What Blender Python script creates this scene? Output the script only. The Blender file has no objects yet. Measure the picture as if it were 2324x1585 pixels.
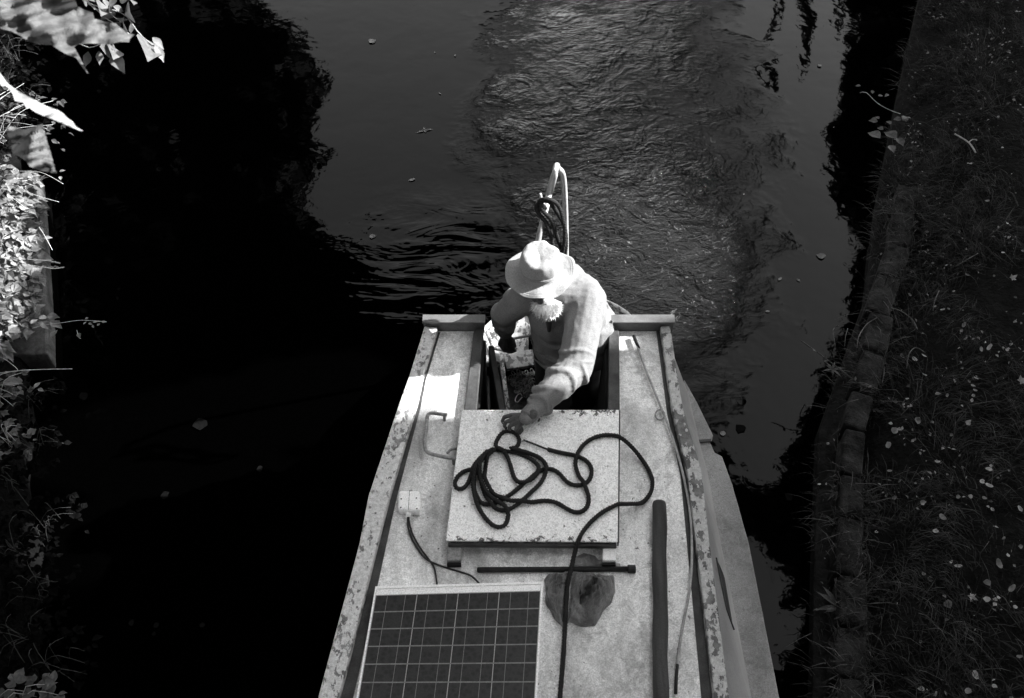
import bpy, bmesh, math, random
from mathutils import Vector, Matrix, noise
random.seed(7)
rnd = random.random
def ru(a, b): return a + (b-a)*rnd()
SC = bpy.context.scene
COL = SC.collection
pi = math.pi

# ------------------------------------------------------------------ camera
CAMZ = 5.3
PITCH = math.radians(52.0)          # below the horizon
FV = 2259.0                         # focal length in pixels of a 2324 px wide view
cp, sp = math.cos(PITCH), math.sin(PITCH)
def ray(vx, vy):
    x = (vx-1162)/FV; t = (vy-792.5)/FV
    return Vector((x, cp - sp*t, -sp - cp*t))
def U(vx, vy, z):                   # where the sight line to a measured point meets the level z
    d = ray(vx, vy); s = (CAMZ-z)/(-d.z)
    return Vector((d.x*s, d.y*s, z))
def D(vx, vy, s):
    d = ray(vx, vy); return Vector((0, 0, CAMZ)) + d*s
def proj(p):
    q = Vector(p) - Vector((0, 0, CAMZ))
    f = q.y*cp - q.z*sp; u = q.y*sp + q.z*cp
    if f < .05: return (-9999, -9999)
    return (1162 + FV*q.x/f, 792.5 - FV*u/f)
CR = {1:(1100,350,3.5217), 2:(1000,700,3.0186), 3:(900,980,2.905), 4:(780,1250,3.32), 5:(1300,1150,2.8557),
      6:(0,0,3.17), 7:(0,400,2.265), 8:(1850,0,2.6415), 9:(1850,600,2.6415), 10:(1850,1105,2.6415), 11:(0,1000,2.249)}
def cv(n, x, y):
    a, b, s = CR[n]; return ((a+x/s)*.9296, (b+y/s)*.9296)

cam_d = bpy.data.cameras.new('camera'); cam = bpy.data.objects.new('camera', cam_d); COL.objects.link(cam)
cam.location = (0, 0, CAMZ); cam.rotation_euler = (pi/2 - PITCH, 0, 0)
cam_d.sensor_width = 36; cam_d.lens = 36*FV/2324; cam_d.clip_end = 2000; cam_d.clip_start = .02
cam_d.dof.use_dof = True; cam_d.dof.focus_distance = 5.1; cam_d.dof.aperture_fstop = 14
SC.camera = cam
SC.render.resolution_x = 1024; SC.render.resolution_y = 698
SC.view_settings.view_transform = 'Standard'; SC.view_settings.look = 'None'; SC.view_settings.exposure = 0

# ------------------------------------------------------------------ light
SAZ, SEL = math.radians(13), math.radians(33)          # azimuth from +x towards +y, elevation
SUN = Vector((math.cos(SEL)*math.cos(SAZ), math.cos(SEL)*math.sin(SAZ), math.sin(SEL)))
W = bpy.data.worlds.new("World"); SC.world = W; W.use_nodes = True
nt = W.node_tree; nt.nodes.clear()
sky = nt.nodes.new('ShaderNodeTexSky'); sky.sky_type = 'NISHITA'; sky.sun_disc = False
sky.sun_elevation = SEL; sky.sun_rotation = pi/2 - SAZ; sky.air_density = 1.2; sky.dust_density = .8
bw = nt.nodes.new('ShaderNodeRGBToBW'); bg = nt.nodes.new('ShaderNodeBackground'); wo = nt.nodes.new('ShaderNodeOutputWorld')
nt.links.new(sky.outputs[0], bw.inputs[0]); nt.links.new(bw.outputs[0], bg.inputs[0]); nt.links.new(bg.outputs[0], wo.inputs[0])
bg.inputs[1].default_value = 1.42
sl = bpy.data.lights.new('sun', 'SUN'); sl.energy = 19.0; sl.angle = math.radians(.5)
so = bpy.data.objects.new('sun', sl); COL.objects.link(so)
so.rotation_euler = SUN.to_track_quat('Z', 'Y').to_euler(); so.location = SUN*30

# ------------------------------------------------------------------ objects
def tag(o, label=None, cat=None, group=None, kind=None):
    if label: o['label'] = label
    if cat: o['category'] = cat
    if group: o['group'] = group
    if kind: o['kind'] = kind
    return o
def empty(name, loc, label=None, cat=None, group=None):
    o = bpy.data.objects.new(name, None); o.empty_display_size = .1; COL.objects.link(o); o.location = loc
    return tag(o, label, cat, group)
class MB:
    def __init__(s): s.v = []; s.f = []
    def add(s, vs, fs):
        n = len(s.v); s.v += [tuple(v) for v in vs]; s.f += [tuple(i+n for i in f) for f in fs]
    def prism(s, poly, z0, z1):                     # poly: list of xy or xyz
        n = len(poly); lo = [(p[0], p[1], z0) for p in poly]; hi = [(p[0], p[1], z1) for p in poly]
        s.add(lo+hi, [tuple(range(n))[::-1], tuple(range(n, 2*n))] + [(i, (i+1) % n, n+(i+1) % n, n+i) for i in range(n)])
    def box(s, c, sx, sy, sz, rz=0):
        ca, sa = math.cos(rz), math.sin(rz); p = []
        for x, y in ((-1,-1),(1,-1),(1,1),(-1,1)):
            X, Y = x*sx/2, y*sy/2; p.append((c[0]+X*ca-Y*sa, c[1]+X*sa+Y*ca))
        s.prism(p, c[2]-sz/2, c[2]+sz/2)
    def tube(s, pts, r, n=8, cap=True):
        pts = [Vector(p) for p in pts]; m = len(pts); rr = r if isinstance(r, (list, tuple)) else [r]*m
        t0 = (pts[1]-pts[0]).normalized(); a = Vector((0,0,1)) if abs(t0.z) < .9 else Vector((1,0,0))
        nx = (a - t0*a.dot(t0)).normalized(); vs = []
        for i in range(m):
            t = (pts[min(i+1, m-1)]-pts[max(i-1, 0)])
            t = t.normalized() if t.length > 1e-9 else t0
            nx = nx - t*nx.dot(t); nx = nx.normalized() if nx.length > 1e-6 else t.orthogonal().normalized()
            by = t.cross(nx)
            for k in range(n):
                an = 2*pi*k/n; vs.append(pts[i] + (nx*math.cos(an)+by*math.sin(an))*rr[i])
        fs = [(i*n+k, i*n+(k+1) % n, (i+1)*n+(k+1) % n, (i+1)*n+k) for i in range(m-1) for k in range(n)]
        if cap: fs += [tuple(range(n))[::-1], tuple(range((m-1)*n, m*n))]
        s.add(vs, fs)
    def ball(s, c, r, nu=12, nv=8, M=None):
        if not isinstance(r, (list, tuple)): r = (r, r, r)
        vs = [Vector((0,0,-r[2]))]
        for j in range(1, nv):
            ph = -pi/2 + pi*j/nv
            for i in range(nu):
                th = 2*pi*i/nu; vs.append(Vector((r[0]*math.cos(ph)*math.cos(th), r[1]*math.cos(ph)*math.sin(th), r[2]*math.sin(ph))))
        vs.append(Vector((0,0,r[2]))); N = len(vs)-1
        fs = [(0, 1+(i+1) % nu, 1+i) for i in range(nu)]
        for j in range(nv-2):
            for i in range(nu):
                a = 1+j*nu; fs.append((a+i, a+(i+1) % nu, a+nu+(i+1) % nu, a+nu+i))
        a = 1+(nv-2)*nu; fs += [(a+i, a+(i+1) % nu, N) for i in range(nu)]
        if M: vs = [M @ v for v in vs]
        s.add([v+Vector(c) for v in vs], fs)
    def cap(s, a, b, ra, rb, n=14):                 # tapered capsule
        a = Vector(a); b = Vector(b); d = (b-a); L = d.length; d.normalize(); pts = []; rr = []
        for k in range(5):
            an = pi/2*k/4*.98+.03; pts.append(a - d*ra*math.cos(an)); rr.append(ra*math.sin(an))
        for k in range(5):
            an = pi/2*k/4*.98; pts.append(b + d*rb*math.sin(an)); rr.append(rb*math.cos(an)+.0004)
        s.tube(pts, rr, n)
    def build(s, name, mat, parent=None, smooth=False, shift=True):
        me = bpy.data.meshes.new(name); off = Vector((0,0,0))
        if parent is not None: off = Vector(parent_origin(parent))
        elif shift and s.v:
            n = len(s.v); off = Vector((sum(v[0] for v in s.v)/n, sum(v[1] for v in s.v)/n, min(v[2] for v in s.v)))
        me.from_pydata([(v[0]-off.x, v[1]-off.y, v[2]-off.z) for v in s.v], [], s.f)
        bm = bmesh.new(); bm.from_mesh(me); bmesh.ops.recalc_face_normals(bm, faces=bm.faces) if not getattr(s, 'flat', False) else None
        bm.to_mesh(me); bm.free()
        if smooth:
            for p in me.polygons: p.use_smooth = True
        if mat: me.materials.append(mat)
        o = bpy.data.objects.new(name, me); COL.objects.link(o)
        if parent is not None: o.parent = parent
        else: o.location = off
        return o
def parent_origin(p):
    v = Vector((0,0,0))
    while p is not None: v += p.location; p = p.parent
    return v
def bevel(o, w, seg=2):
    m = o.modifiers.new('bevel', 'BEVEL'); m.width = w; m.segments = seg; m.limit_method = 'ANGLE'; m.angle_limit = math.radians(40); return o
def spline(pts, step=.01, closed=False):
    P = [Vector(p) for p in pts]; out = []
    n = len(P)
    for i in range(n-1):
        p0 = P[max(i-1, 0)]; p1 = P[i]; p2 = P[i+1]; p3 = P[min(i+2, n-1)]
        k = max(2, int((p2-p1).length/step))
        for j in range(k):
            t = j/k; t2 = t*t; t3 = t2*t
            out.append(.5*((2*p1)+(p2-p0)*t+(2*p0-5*p1+4*p2-p3)*t2+(3*p1-p0-3*p2+p3)*t3))
    out.append(P[-1]); return out
def inside(x, y, poly):
    c = False; n = len(poly); j = n-1
    for i in range(n):
        xi, yi = poly[i]; xj, yj = poly[j]
        if (yi > y) != (yj > y) and x < (xj-xi)*(y-yi)/(yj-yi)+xi: c = not c
        j = i
    return c

# ------------------------------------------------------------------ materials (all neutral grey: black and white film)
def g(v): return (v, v, v, 1)
class NM:
    def __init__(s, name):
        s.m = bpy.data.materials.new(name); s.m.use_nodes = True; s.t = s.m.node_tree; s.t.nodes.clear()
        s.out = s.n('ShaderNodeOutputMaterial'); s.b = s.n('ShaderNodeBsdfPrincipled'); s.l(s.b.outputs[0], s.out.inputs[0])
        s.tc = s.n('ShaderNodeTexCoord'); s.geo = s.n('ShaderNodeNewGeometry'); s.pos = s.geo.outputs['Position']
    def n(s, t): return s.t.nodes.new(t)
    def l(s, a, b): s.t.links.new(a, b)
    def val(s, sock, v):
        if isinstance(v, (int, float)): sock.default_value = v
        else: s.l(v, sock)
    def math(s, op, a, b=0, c=0, clamp=False):
        x = s.n('ShaderNodeMath'); x.operation = op; x.use_clamp = clamp
        s.val(x.inputs[0], a); s.val(x.inputs[1], b); s.val(x.inputs[2], c); return x.outputs[0]
    def noise(s, scale, detail=4, rough=.6, dist=0, vec=None, stretch=None):
        v = vec or s.pos
        if stretch:
            m = s.n('ShaderNodeMapping'); m.inputs['Scale'].default_value = stretch; s.l(v, m.inputs[0]); v = m.outputs[0]
        x = s.n('ShaderNodeTexNoise'); x.inputs['Scale'].default_value = scale; x.inputs['Detail'].default_value = detail
        x.inputs['Roughness'].default_value = rough; x.inputs['Distortion'].default_value = dist; s.l(v, x.inputs[0]); return x.outputs[0]
    def ramp(s, f, a, b, lo=0, hi=1):
        x = s.n('ShaderNodeMapRange'); x.interpolation_type = 'SMOOTHSTEP'; s.val(x.inputs[0], f)
        x.inputs[1].default_value = a; x.inputs[2].default_value = b; x.inputs[3].default_value = lo; x.inputs[4].default_value = hi; return x.outputs[0]
    def mix(s, f, a, b):
        x = s.n('ShaderNodeMix'); x.data_type = 'FLOAT'; s.val(x.inputs[0], f); s.val(x.inputs[2], a); s.val(x.inputs[3], b); return x.outputs[0]
    def col(s, v):
        c = s.n('ShaderNodeCombineColor'); [s.val(c.inputs[i], v) for i in range(3)]; s.l(c.outputs[0], s.b.inputs['Base Color'])
    def bump(s, h, strength=.3, dist=.01):
        x = s.n('ShaderNodeBump'); x.inputs['Strength'].default_value = strength; x.inputs['Distance'].default_value = dist
        s.val(x.inputs['Height'], h); s.l(x.outputs[0], s.b.inputs['Normal']); return x
    def rough(s, v): s.val(s.b.inputs['Roughness'], v)
    def voro(s, scale, feat='F1', vec=None):
        x = s.n('ShaderNodeTexVoronoi'); x.inputs['Scale'].default_value = scale; x.feature = feat; s.l(vec or s.pos, x.inputs[0]); return x.outputs['Distance']
def simple(name, v, rough=.6, var=.25, scale=20, bump=.2, bd=.004, grain=.2, metal=0):
    m = NM(name); n1 = m.noise(scale, 5); n2 = m.noise(170, 2)
    c = m.math('MULTIPLY', m.ramp(n1, .3, .7, v*(1-var), v*(1+var)), m.ramp(n2, .25, .75, 1-grain, 1+grain))
    m.col(c); m.rough(rough); m.bump(m.noise(scale*3, 5), bump, bd); m.b.inputs['Metallic'].default_value = metal
    if v < .1: m.b.inputs['Specular IOR Level'].default_value = .12
    return m.m
def painted(name, base=.6, dirt=.5, spots=.5, streak=None, rough=.55):
    m = NM(name)
    big = m.noise(2.2, 6, .62, .4, stretch=streak); mid = m.noise(11, 6, .7, .8); fine = m.noise(55, 5, .75); gr = m.noise(165, 2, .6)
    c = m.mix(m.math('MULTIPLY', m.ramp(big, .40, .70), dirt), base, base*.42)
    c = m.mix(m.math('MULTIPLY', m.ramp(mid, .50, .70), dirt*.55), c, base*.30)
    c = m.math('MULTIPLY', c, m.ramp(fine, .3, .7, .80, 1.10))
    st = m.math('MULTIPLY', m.ramp(m.noise(1.1, 5, .7, 1.5), .50, .62), m.ramp(m.noise(19, 5, .7, .5), .38, .60)); c = m.mix(m.math('MULTIPLY', st, dirt*.55), c, base*.25)
    # small chips and specks
    vo = m.voro(26); gate = m.ramp(m.noise(5, 3), .42, .62); nn = m.noise(90, 3)
    spk = m.math('MULTIPLY', m.ramp(m.math('ADD', vo, m.math('MULTIPLY', nn, .25)), .24, .20), gate)
    spk = m.math('MULTIPLY', spk, spots)
    c = m.mix(spk, c, .07)
    flake = m.math('MULTIPLY', m.ramp(m.noise(34, 4, .6, .6), .66, .69), m.ramp(m.noise(3.5, 2), .5, .62))
    c = m.mix(m.math('MULTIPLY', flake, spots), c, .09)
    c = m.math('MULTIPLY', c, m.ramp(gr, .2, .8, .68, 1.32))
    m.col(c); m.rough(rough); m.bump(m.math('ADD', fine, m.math('MULTIPLY', flake, -.8)), .35, .003)
    return m.m
def peeling(name, base=.62, amount=.5, scale=26, dark=.08):
    m = NM(name); f = m.noise(scale, 6, .62, .15, stretch=(1.3, .8, 1)); gate = m.noise(4, 3)
    th = m.math('ADD', f, m.math('MULTIPLY', m.math('SUBTRACT', gate, .5), .35))
    k = m.ramp(th, .615-amount*.17, .635-amount*.17)
    c = m.mix(k, m.math('MULTIPLY', base, m.ramp(m.noise(60, 4), .3, .7, .75, 1.1)), m.ramp(m.noise(15, 4), .3, .7, dark*.6, dark*2.2))
    c = m.math('MULTIPLY', c, m.ramp(m.noise(165, 2), .2, .8, .8, 1.2))
    m.col(c); m.rough(.6); m.bump(m.math('MULTIPLY', k, -1), .6, .002)
    return m.m
MT = {}
MT['roof'] = painted('roof_paint', .90, 1.0, 1.0, streak=(1.6, .7, 1))
def hatch_mat():
    mm = painted('hatch_paint', .97, .12, .75); t = mm.node_tree; N = t.nodes
    bs = [n for n in N if n.type == 'BSDF_PRINCIPLED'][0]; src = bs.inputs['Base Color'].links[0].from_socket
    w = NM.__new__(NM); w.m = mm; w.t = t; w.b = bs; geo = [n for n in N if n.type == 'NEW_GEOMETRY'][0]; w.pos = geo.outputs['Position']
    sx = w.n('ShaderNodeSeparateXYZ'); w.l(w.pos, sx.inputs[0]); a = U(1048,930,1.245); c = U(1402,1230,1.245)
    back = w.ramp(sx.outputs[1], a.y-.085, a.y-.004); front = w.ramp(sx.outputs[1], c.y+.05, c.y+.012); right = w.ramp(sx.outputs[0], .05, .42, .25, 1)
    e = w.math('ADD', w.math('MULTIPLY', back, right), w.math('MULTIPLY', front, .75))
    k = w.ramp(w.math('ADD', w.noise(38, 6, .65, .5), w.math('MULTIPLY', e, .17)), .66, .69)
    k2 = w.ramp(w.math('ADD', w.noise(9, 2), 0), .72, .75); k = w.math('MAXIMUM', k, w.math('MULTIPLY', w.ramp(w.noise(60, 4), .52, .56), k2))
    mx = w.n('ShaderNodeMix'); mx.data_type = 'RGBA'; w.l(k, mx.inputs[0]); w.l(src, mx.inputs[6]); mx.inputs[7].default_value = g(.07); w.l(mx.outputs[2], bs.inputs['Base Color']); return mm
MT['hatch'] = hatch_mat()
MT['rail'] = peeling('peeling_rail_paint', .62, .36, 30, .13)
MT['rail_right'] = peeling('weathered_rail_paint', .46, .62, 22)
MT['edge'] = peeling('rusty_hatch_edge', .42, .75, 40, .05)
MT['board'] = simple('grey_board_paint', .105, .5, .25, 14, .15)
MT['dark_board'] = simple('dark_coaming_paint', .055, .5, .35, 12, .2)
MT['cabin_side'] = simple('cabin_side_paint', .24, .45, .15, 5, .08)
MT['gunwale'] = painted('gunwale_paint', .30, 1.0, .6, streak=(.8, .5, 1))
MT['hull'] = simple('hull_blacking', .02, .5, .3, 8)
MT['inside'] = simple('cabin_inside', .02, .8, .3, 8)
MT['deck'] = peeling('deck_paint', .42, .6, 24)
MT['floor'] = simple('well_floor', .10, .8, .5, 25, .4)
MT['white_plastic'] = simple('white_plastic', .97, .35, .06, 30, .05)
MT['alu'] = simple('aluminium', .95, .4, .05, 30, .03)
MT['backsheet'] = simple('backsheet', .42, .3, .04, 20, .02)
MT['cable'] = simple('black_cable', .03, .5, .2, 50)
MT['steel_bar'] = simple('dark_steel', .022, .5, .4, 40, .3)
MT['steel'] = simple('galvanised_steel', .45, .4, .3, 60, .2, metal=.3)
MT['bright'] = simple('bright_steel', .9, .3, .05, 60, .1)
MT['chain'] = simple('rusty_chain', .40, .6, .5, 60, .3)
MT['handle'] = simple('handle_paint', .24, .45, .35, 60, .3)
MT['rope'] = simple('black_rope', .022, .75, .3, 150, .3)
MT['tiller'] = simple('white_tiller_paint', .4, .4, .10, 25, .1)
MT['tiller_grip'] = simple('worn_brass', .36, .5, .25, 25, .1)
MT['rod'] = simple('grey_rod', .30, .35, .35, 20, .1)
m = NM('weathered_pole'); c = m.math('MULTIPLY', m.ramp(m.noise(6, 5, .6, 0, stretch=(6, .35, 6)), .3, .7, .022, .055), m.ramp(m.noise(165, 2), .2, .8, .7, 1.3)); m.col(c); m.rough(.8); m.bump(m.noise(12, 6, .6, 0, stretch=(6, .3, 6)), .6, .008); MT['pole'] = m.m
m = NM('solar_cell'); c = m.math('MULTIPLY', m.ramp(m.voro(45), .1, .7, .020, .034), m.ramp(m.noise(165, 2), .2, .8, .8, 1.2)); m.col(c); m.rough(.35); m.b.inputs['Coat Weight'].default_value = .0; m.b.inputs['Specular IOR Level'].default_value = .25; m.b.inputs['Coat Roughness'].default_value = .12; MT['cell'] = m.m
MT['busbar'] = simple('busbar', .32, .5, .1, 50, 0)
MT['cellline'] = simple('cell_line', .17, .5, .1, 50, 0)
m = NM('grey_plastic_bag'); c = m.math('MULTIPLY', m.ramp(m.noise(9, 4), .35, .7, .07, .26), m.ramp(m.noise(165, 2), .2, .8, .85, 1.15)); m.col(c); m.rough(.28); m.bump(m.noise(26, 3, .5, 1.2), .9, .02); MT['bag'] = m.m
def cloth(name, v, fold=12, rough=.9):
    m = NM(name); gr = m.noise(190, 2); c = m.math('MULTIPLY', m.ramp(m.noise(7, 4), .3, .7, v*.92, v*1.06), m.ramp(gr, .2, .8, .75, 1.25))
    m.col(c); m.rough(rough); m.b.inputs['Sheen Weight'].default_value = .0
    m.bump(m.math('ADD', m.noise(fold, 4, .5, .6), m.math('MULTIPLY', gr, .08)), .35, .015); return m.m
MT['shirt'] = cloth('sweatshirt_cotton', .168, 14)
MT['hat'] = cloth('canvas_hat', .29, 22)
MT['trousers'] = cloth('black_trousers', .012, 9)
MT['collar'] = cloth('dark_undershirt', .03, 18)
MT['skin'] = simple('weathered_skin', .085, .5, .22, 45, .35, .004)
MT['beard'] = simple('white_beard', .74, .7, .15, 60, .1)
MT['eye'] = simple('eye', .25, .2, .5, 40, 0)
def leafmat(name, v, var=.3, rough=.55, trans=.0, bump=.4):
    m = NM(name); oi = m.n('ShaderNodeObjectInfo')
    rnd_ = m.noise(9, 3); c = m.math('MULTIPLY', m.ramp(rnd_, .3, .7, v*(1-var), v*(1+var)), m.ramp(m.noise(70, 4), .3, .7, .75, 1.25))
    m.col(c); m.rough(rough); m.bump(m.noise(60, 4), bump, .004)
    if v < .12: m.b.inputs['Specular IOR Level'].default_value = .1 if v > .01 else .0
    if trans:
        t = m.n('ShaderNodeBsdfTranslucent'); t.inputs[0].default_value = g(v*.9); ms = m.n('ShaderNodeMixShader'); ms.inputs[0].default_value = trans
        m.l(m.b.outputs[0], ms.inputs[1]); m.l(t.outputs[0], ms.inputs[2]); m.l(ms.outputs[0], m.out.inputs[0])
    return m.m
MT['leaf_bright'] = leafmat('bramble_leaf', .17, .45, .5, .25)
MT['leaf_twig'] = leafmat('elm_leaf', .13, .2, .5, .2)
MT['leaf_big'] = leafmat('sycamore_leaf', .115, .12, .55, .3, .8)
MT['leaf_sunlit'] = leafmat('sunlit_leaf', .30, .08, .5, .15, .4)  # brighter copy of the sycamore leaf, sunlight put into its colour
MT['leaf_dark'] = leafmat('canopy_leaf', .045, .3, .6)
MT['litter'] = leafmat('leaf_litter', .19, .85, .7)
MT['leaf_dim'] = leafmat('shaded_leaf', .003, .5, .6)  # leaf darkened so its colour stands for the left bank's shade
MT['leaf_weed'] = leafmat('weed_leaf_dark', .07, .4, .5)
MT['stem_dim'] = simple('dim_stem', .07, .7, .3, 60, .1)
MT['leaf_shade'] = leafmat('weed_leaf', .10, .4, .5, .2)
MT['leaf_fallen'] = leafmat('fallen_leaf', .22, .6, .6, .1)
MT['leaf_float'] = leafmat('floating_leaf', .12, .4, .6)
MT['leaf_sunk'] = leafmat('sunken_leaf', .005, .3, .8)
MT['grass'] = leafmat('grass_blade', .027, .7, .7)
MT['grass_dry'] = leafmat('dry_grass', .085, .4, .7)
MT['bark'] = simple('bark', .045, .9, .4, 14, .7, .03)
MT['stem'] = simple('stem', .30, .6, .3, 60, .1)
MT['stem_pale'] = simple('pale_stem', .5, .6, .3, 60, .1)
MT['soil_left'] = simple('shaded_soil', .002, .95, .6, 9, .8, .04)  # near black: the left bank's shade is put into the colour
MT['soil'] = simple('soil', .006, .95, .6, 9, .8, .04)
m = NM('coping_concrete'); c = m.mix(m.ramp(m.noise(5, 6, .7, .6), .45, .62), m.ramp(m.noise(30, 5), .3, .7, .05, .085), .02); m.col(m.math('MULTIPLY', c, m.ramp(m.noise(165, 2), .2, .8, .8, 1.2))); m.rough(.9); m.bump(m.noise(30, 6), .6, .01); MT['concrete'] = m.m
m = NM('old_brick'); c = m.mix(m.ramp(m.noise(7, 6, .7, .6), .4, .65), m.ramp(m.noise(30, 5), .3, .7, .008, .02), .004); m.col(c); m.rough(.9); m.bump(m.noise(25, 6), .7, .015); m.b.inputs['Specular IOR Level'].default_value = .1; MT['brick'] = m.m
MT['stone'] = simple('mossy_stone', .026, .95, .75, 7, .9, .03)
m = NM('bridge_brick'); br = m.n('ShaderNodeTexBrick'); br.inputs['Scale'].default_value = 4.5; m.l(m.pos, br.inputs[0]); br.inputs[1].default_value = g(.2); br.inputs[2].default_value = g(.13); br.inputs[3].default_value = g(.3); m.l(br.outputs[0], m.b.inputs['Base Color']); m.rough(.9); MT['bridge'] = m.m

# water: turbid, nearly black, mirror-like; churned by the propeller behind the stern
m = NM('canal_water')
sepn = m.n('ShaderNodeSeparateXYZ'); m.l(m.pos, sepn.inputs[0]); X, Y = sepn.outputs[0], sepn.outputs[1]
def ell(cx, cy, rx, ry, a, b, wob=.35, sc=1.6):
    dx = m.math('DIVIDE', m.math('SUBTRACT', X, cx), rx); dy = m.math('DIVIDE', m.math('SUBTRACT', Y, cy), ry)
    d = m.math('SQRT', m.math('ADD', m.math('MULTIPLY', dx, dx), m.math('MULTIPLY', dy, dy)))
    d = m.math('ADD', d, m.math('MULTIPLY', m.math('SUBTRACT', m.noise(sc, 4), .5), wob*2))
    return m.ramp(d, b, a)
wash = ell(.92, 6.5, 1.28, 3.1, .25, 1.1, .5, 1.3)
boil = ell(.95, 4.95, .75, 1.0, .5, 1.1)
swell = ell(-.45, 4.9, .9, .8, .3, 1.2)
# rings: distance from the centre of the churn, stretched along its circumference
cx, cy = 1.15, 6.1
dx = m.math('SUBTRACT', X, cx); dy = m.math('SUBTRACT', Y, cy)
r_ = m.math('SQRT', m.math('ADD', m.math('MULTIPLY', dx, dx), m.math('MULTIPLY', dy, dy)))
th_ = m.math('ARCTAN2', dy, dx)
cb = m.n('ShaderNodeCombineXYZ'); m.l(m.math('MULTIPLY', r_, 2.6), cb.inputs[0]); m.l(m.math('MULTIPLY', th_, 1.5), cb.inputs[1])
n_arc = m.noise(4.5, 7, .68, .7, vec=cb.outputs[0])
n_iso = m.noise(5.5, 7, .66, 1.3)
n_fine = m.noise(17, 4, .6, .8, stretch=(1, 1.7, 1))
def ridge(n): return m.math('POWER', m.math('SUBTRACT', 1, m.math('ABSOLUTE', m.math('MULTIPLY', m.math('SUBTRACT', n, .5), 3.2)), 0, True), 1.6)
near = m.ramp(r_, .5, 1.3)
rg = m.math('ADD', m.math('MULTIPLY', ridge(m.noise(3.6, 3, .5, 1.6)), .30), m.math('MULTIPLY', ridge(m.noise(8.5, 3, .55, 1.2, stretch=(.8, 1.5, 1))), .17))
h = m.math('ADD', m.math('MULTIPLY', m.math('MULTIPLY', n_arc, near), .7), m.math('MULTIPLY', n_iso, .45))
h = m.math('ADD', h, rg)
h = m.math('ADD', h, m.math('MULTIPLY', n_fine, .10))
h = m.math('MULTIPLY', h, m.math('MULTIPLY', m.ramp(m.noise(1.5, 3, .5, .6), .34, .66, .45, 1.1), m.math('ADD', m.math('MULTIPLY', wash, .052), m.math('MULTIPLY', boil, .095))))
n_sw = m.noise(2.6, 3, .5, 1.2, stretch=(.6, 1.5, 1))
h = m.math('ADD', h, m.math('MULTIPLY', m.math('MULTIPLY', n_sw, swell), .028))
h = m.math('ADD', h, m.math('MULTIPLY', m.noise(2.2, 3, .5, .3), .004))
h = m.math('ADD', h, m.math('MULTIPLY', m.noise(9, 3, .5, .3), .0006))
bmp = m.bump(h, 1.0, 1.0)
foam = m.math('MULTIPLY', m.ramp(m.noise(8, 8, .70, 3.2), .585, .69), m.math('ADD', m.math('MULTIPLY', boil, 1.0), m.math('MULTIPLY', wash, .22)))
m.col(m.math('ADD', m.ramp(m.noise(210, 2), .35, .8, 0, .0007), m.math('ADD', m.math('MULTIPLY', foam, .13), m.math('MULTIPLY', boil, .01))))
m.rough(.03); m.b.inputs['IOR'].default_value = 1.165
MT['water'] = m.m

# ------------------------------------------------------------------ setting
def flat(name, poly, z, mat, kind='structure'):
    b = MB(); b.add([(p[0], p[1], z) for p in poly], [tuple(range(len(poly)))]); b.flat = True
    o = b.build(name, mat); 
    bm = bmesh.new(); bm.from_mesh(o.data)
    for f in bm.faces:
        if f.normal.z < 0: f.normal_flip()
    bm.to_mesh(o.data); bm.free()
    return tag(o, kind=kind)
flat('water', [(-300,-300), (300,-300), (300,300), (-300,300)], 0, MT['water'])
# right bank edge (world, at the water) and left bank edge
RB = [U(1838,1585,0), U(1842,1300,0), U(1852,1000,0), U(1905,850,0), U(1958,700,0), U(1985,480,0), U(2030,250,0), U(2085,0,0)]
RB = [(p.x, p.y) for p in RB]; RB = [(1.35, -30), (1.35, .2)] + RB + [(5.2, 14), (6.0, 30), (6.0, 250)]
LB = [cv(7,262,1000), cv(7,262,850), cv(7,250,700), cv(7,240,500), cv(7,225,250), cv(7,210,80)]
LBw = [U(x, y, .15) for x, y in [(138,1585), (124,1100)] + LB + [(66,250), (50,0)]]
LB = [(-2.25, -30), (-2.25, .8)] + [(p.x, p.y) for p in LBw] + [(-6, 14), (-6.5, 30), (-6.5, 250)]
def edge_x(E, y):
    for (x0, y0), (x1, y1) in zip(E, E[1:]):
        if y0 <= y <= y1: return x0+(x1-x0)*(y-y0)/(y1-y0)
    return E[-1][0]
# ground: terraced strips that follow the bank lines
def ground(name, E, sgn, offs, mat):
    b = MB(); ys = [-30, -10, -3] + [i*.22 for i in range(-4, 46)] + [11, 13, 16, 20, 30, 60, 250]; n = len(offs)
    for y in ys:
        for k, (o, z) in enumerate(offs):
            dz = (noise.noise((o*1.3+y*.1, y*1.1, 3))*.05 if .25 < o < 20 else 0)
            if o < .9 and z > -.4: o2 = o+.10*noise.noise((y*2.3, k*.7, sgn)); dz += .04*noise.noise((y*4, k, 9))
            else: o2 = o
            b.v.append((edge_x(E, y)+sgn*o2, y, z+dz))
    for i in range(len(ys)-1):
        for k in range(n-1):
            q = (i*n+k, i*n+k+1, (i+1)*n+k+1, (i+1)*n+k); b.f.append(q if sgn > 0 else q[::-1])
    b.flat = True; return tag(b.build(name, mat, smooth=True), kind='structure')
ground('ground_right', RB, 1, [(0,-.5), (.02,.05), (.1,.10), (.25,.14), (.45,.26), (.8,.34), (1.3,.38), (2,.42), (3,.45), (5,.5), (12,.7), (300,1)], MT['soil'])
ground('ground_left', LB, -1, [(.10,-.5), (.16,.05), (.24,.12), (.40,.22), (.9,.4), (1.5,.45), (3,.5), (12,.7), (300,1)], MT['soil_left'])

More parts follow.
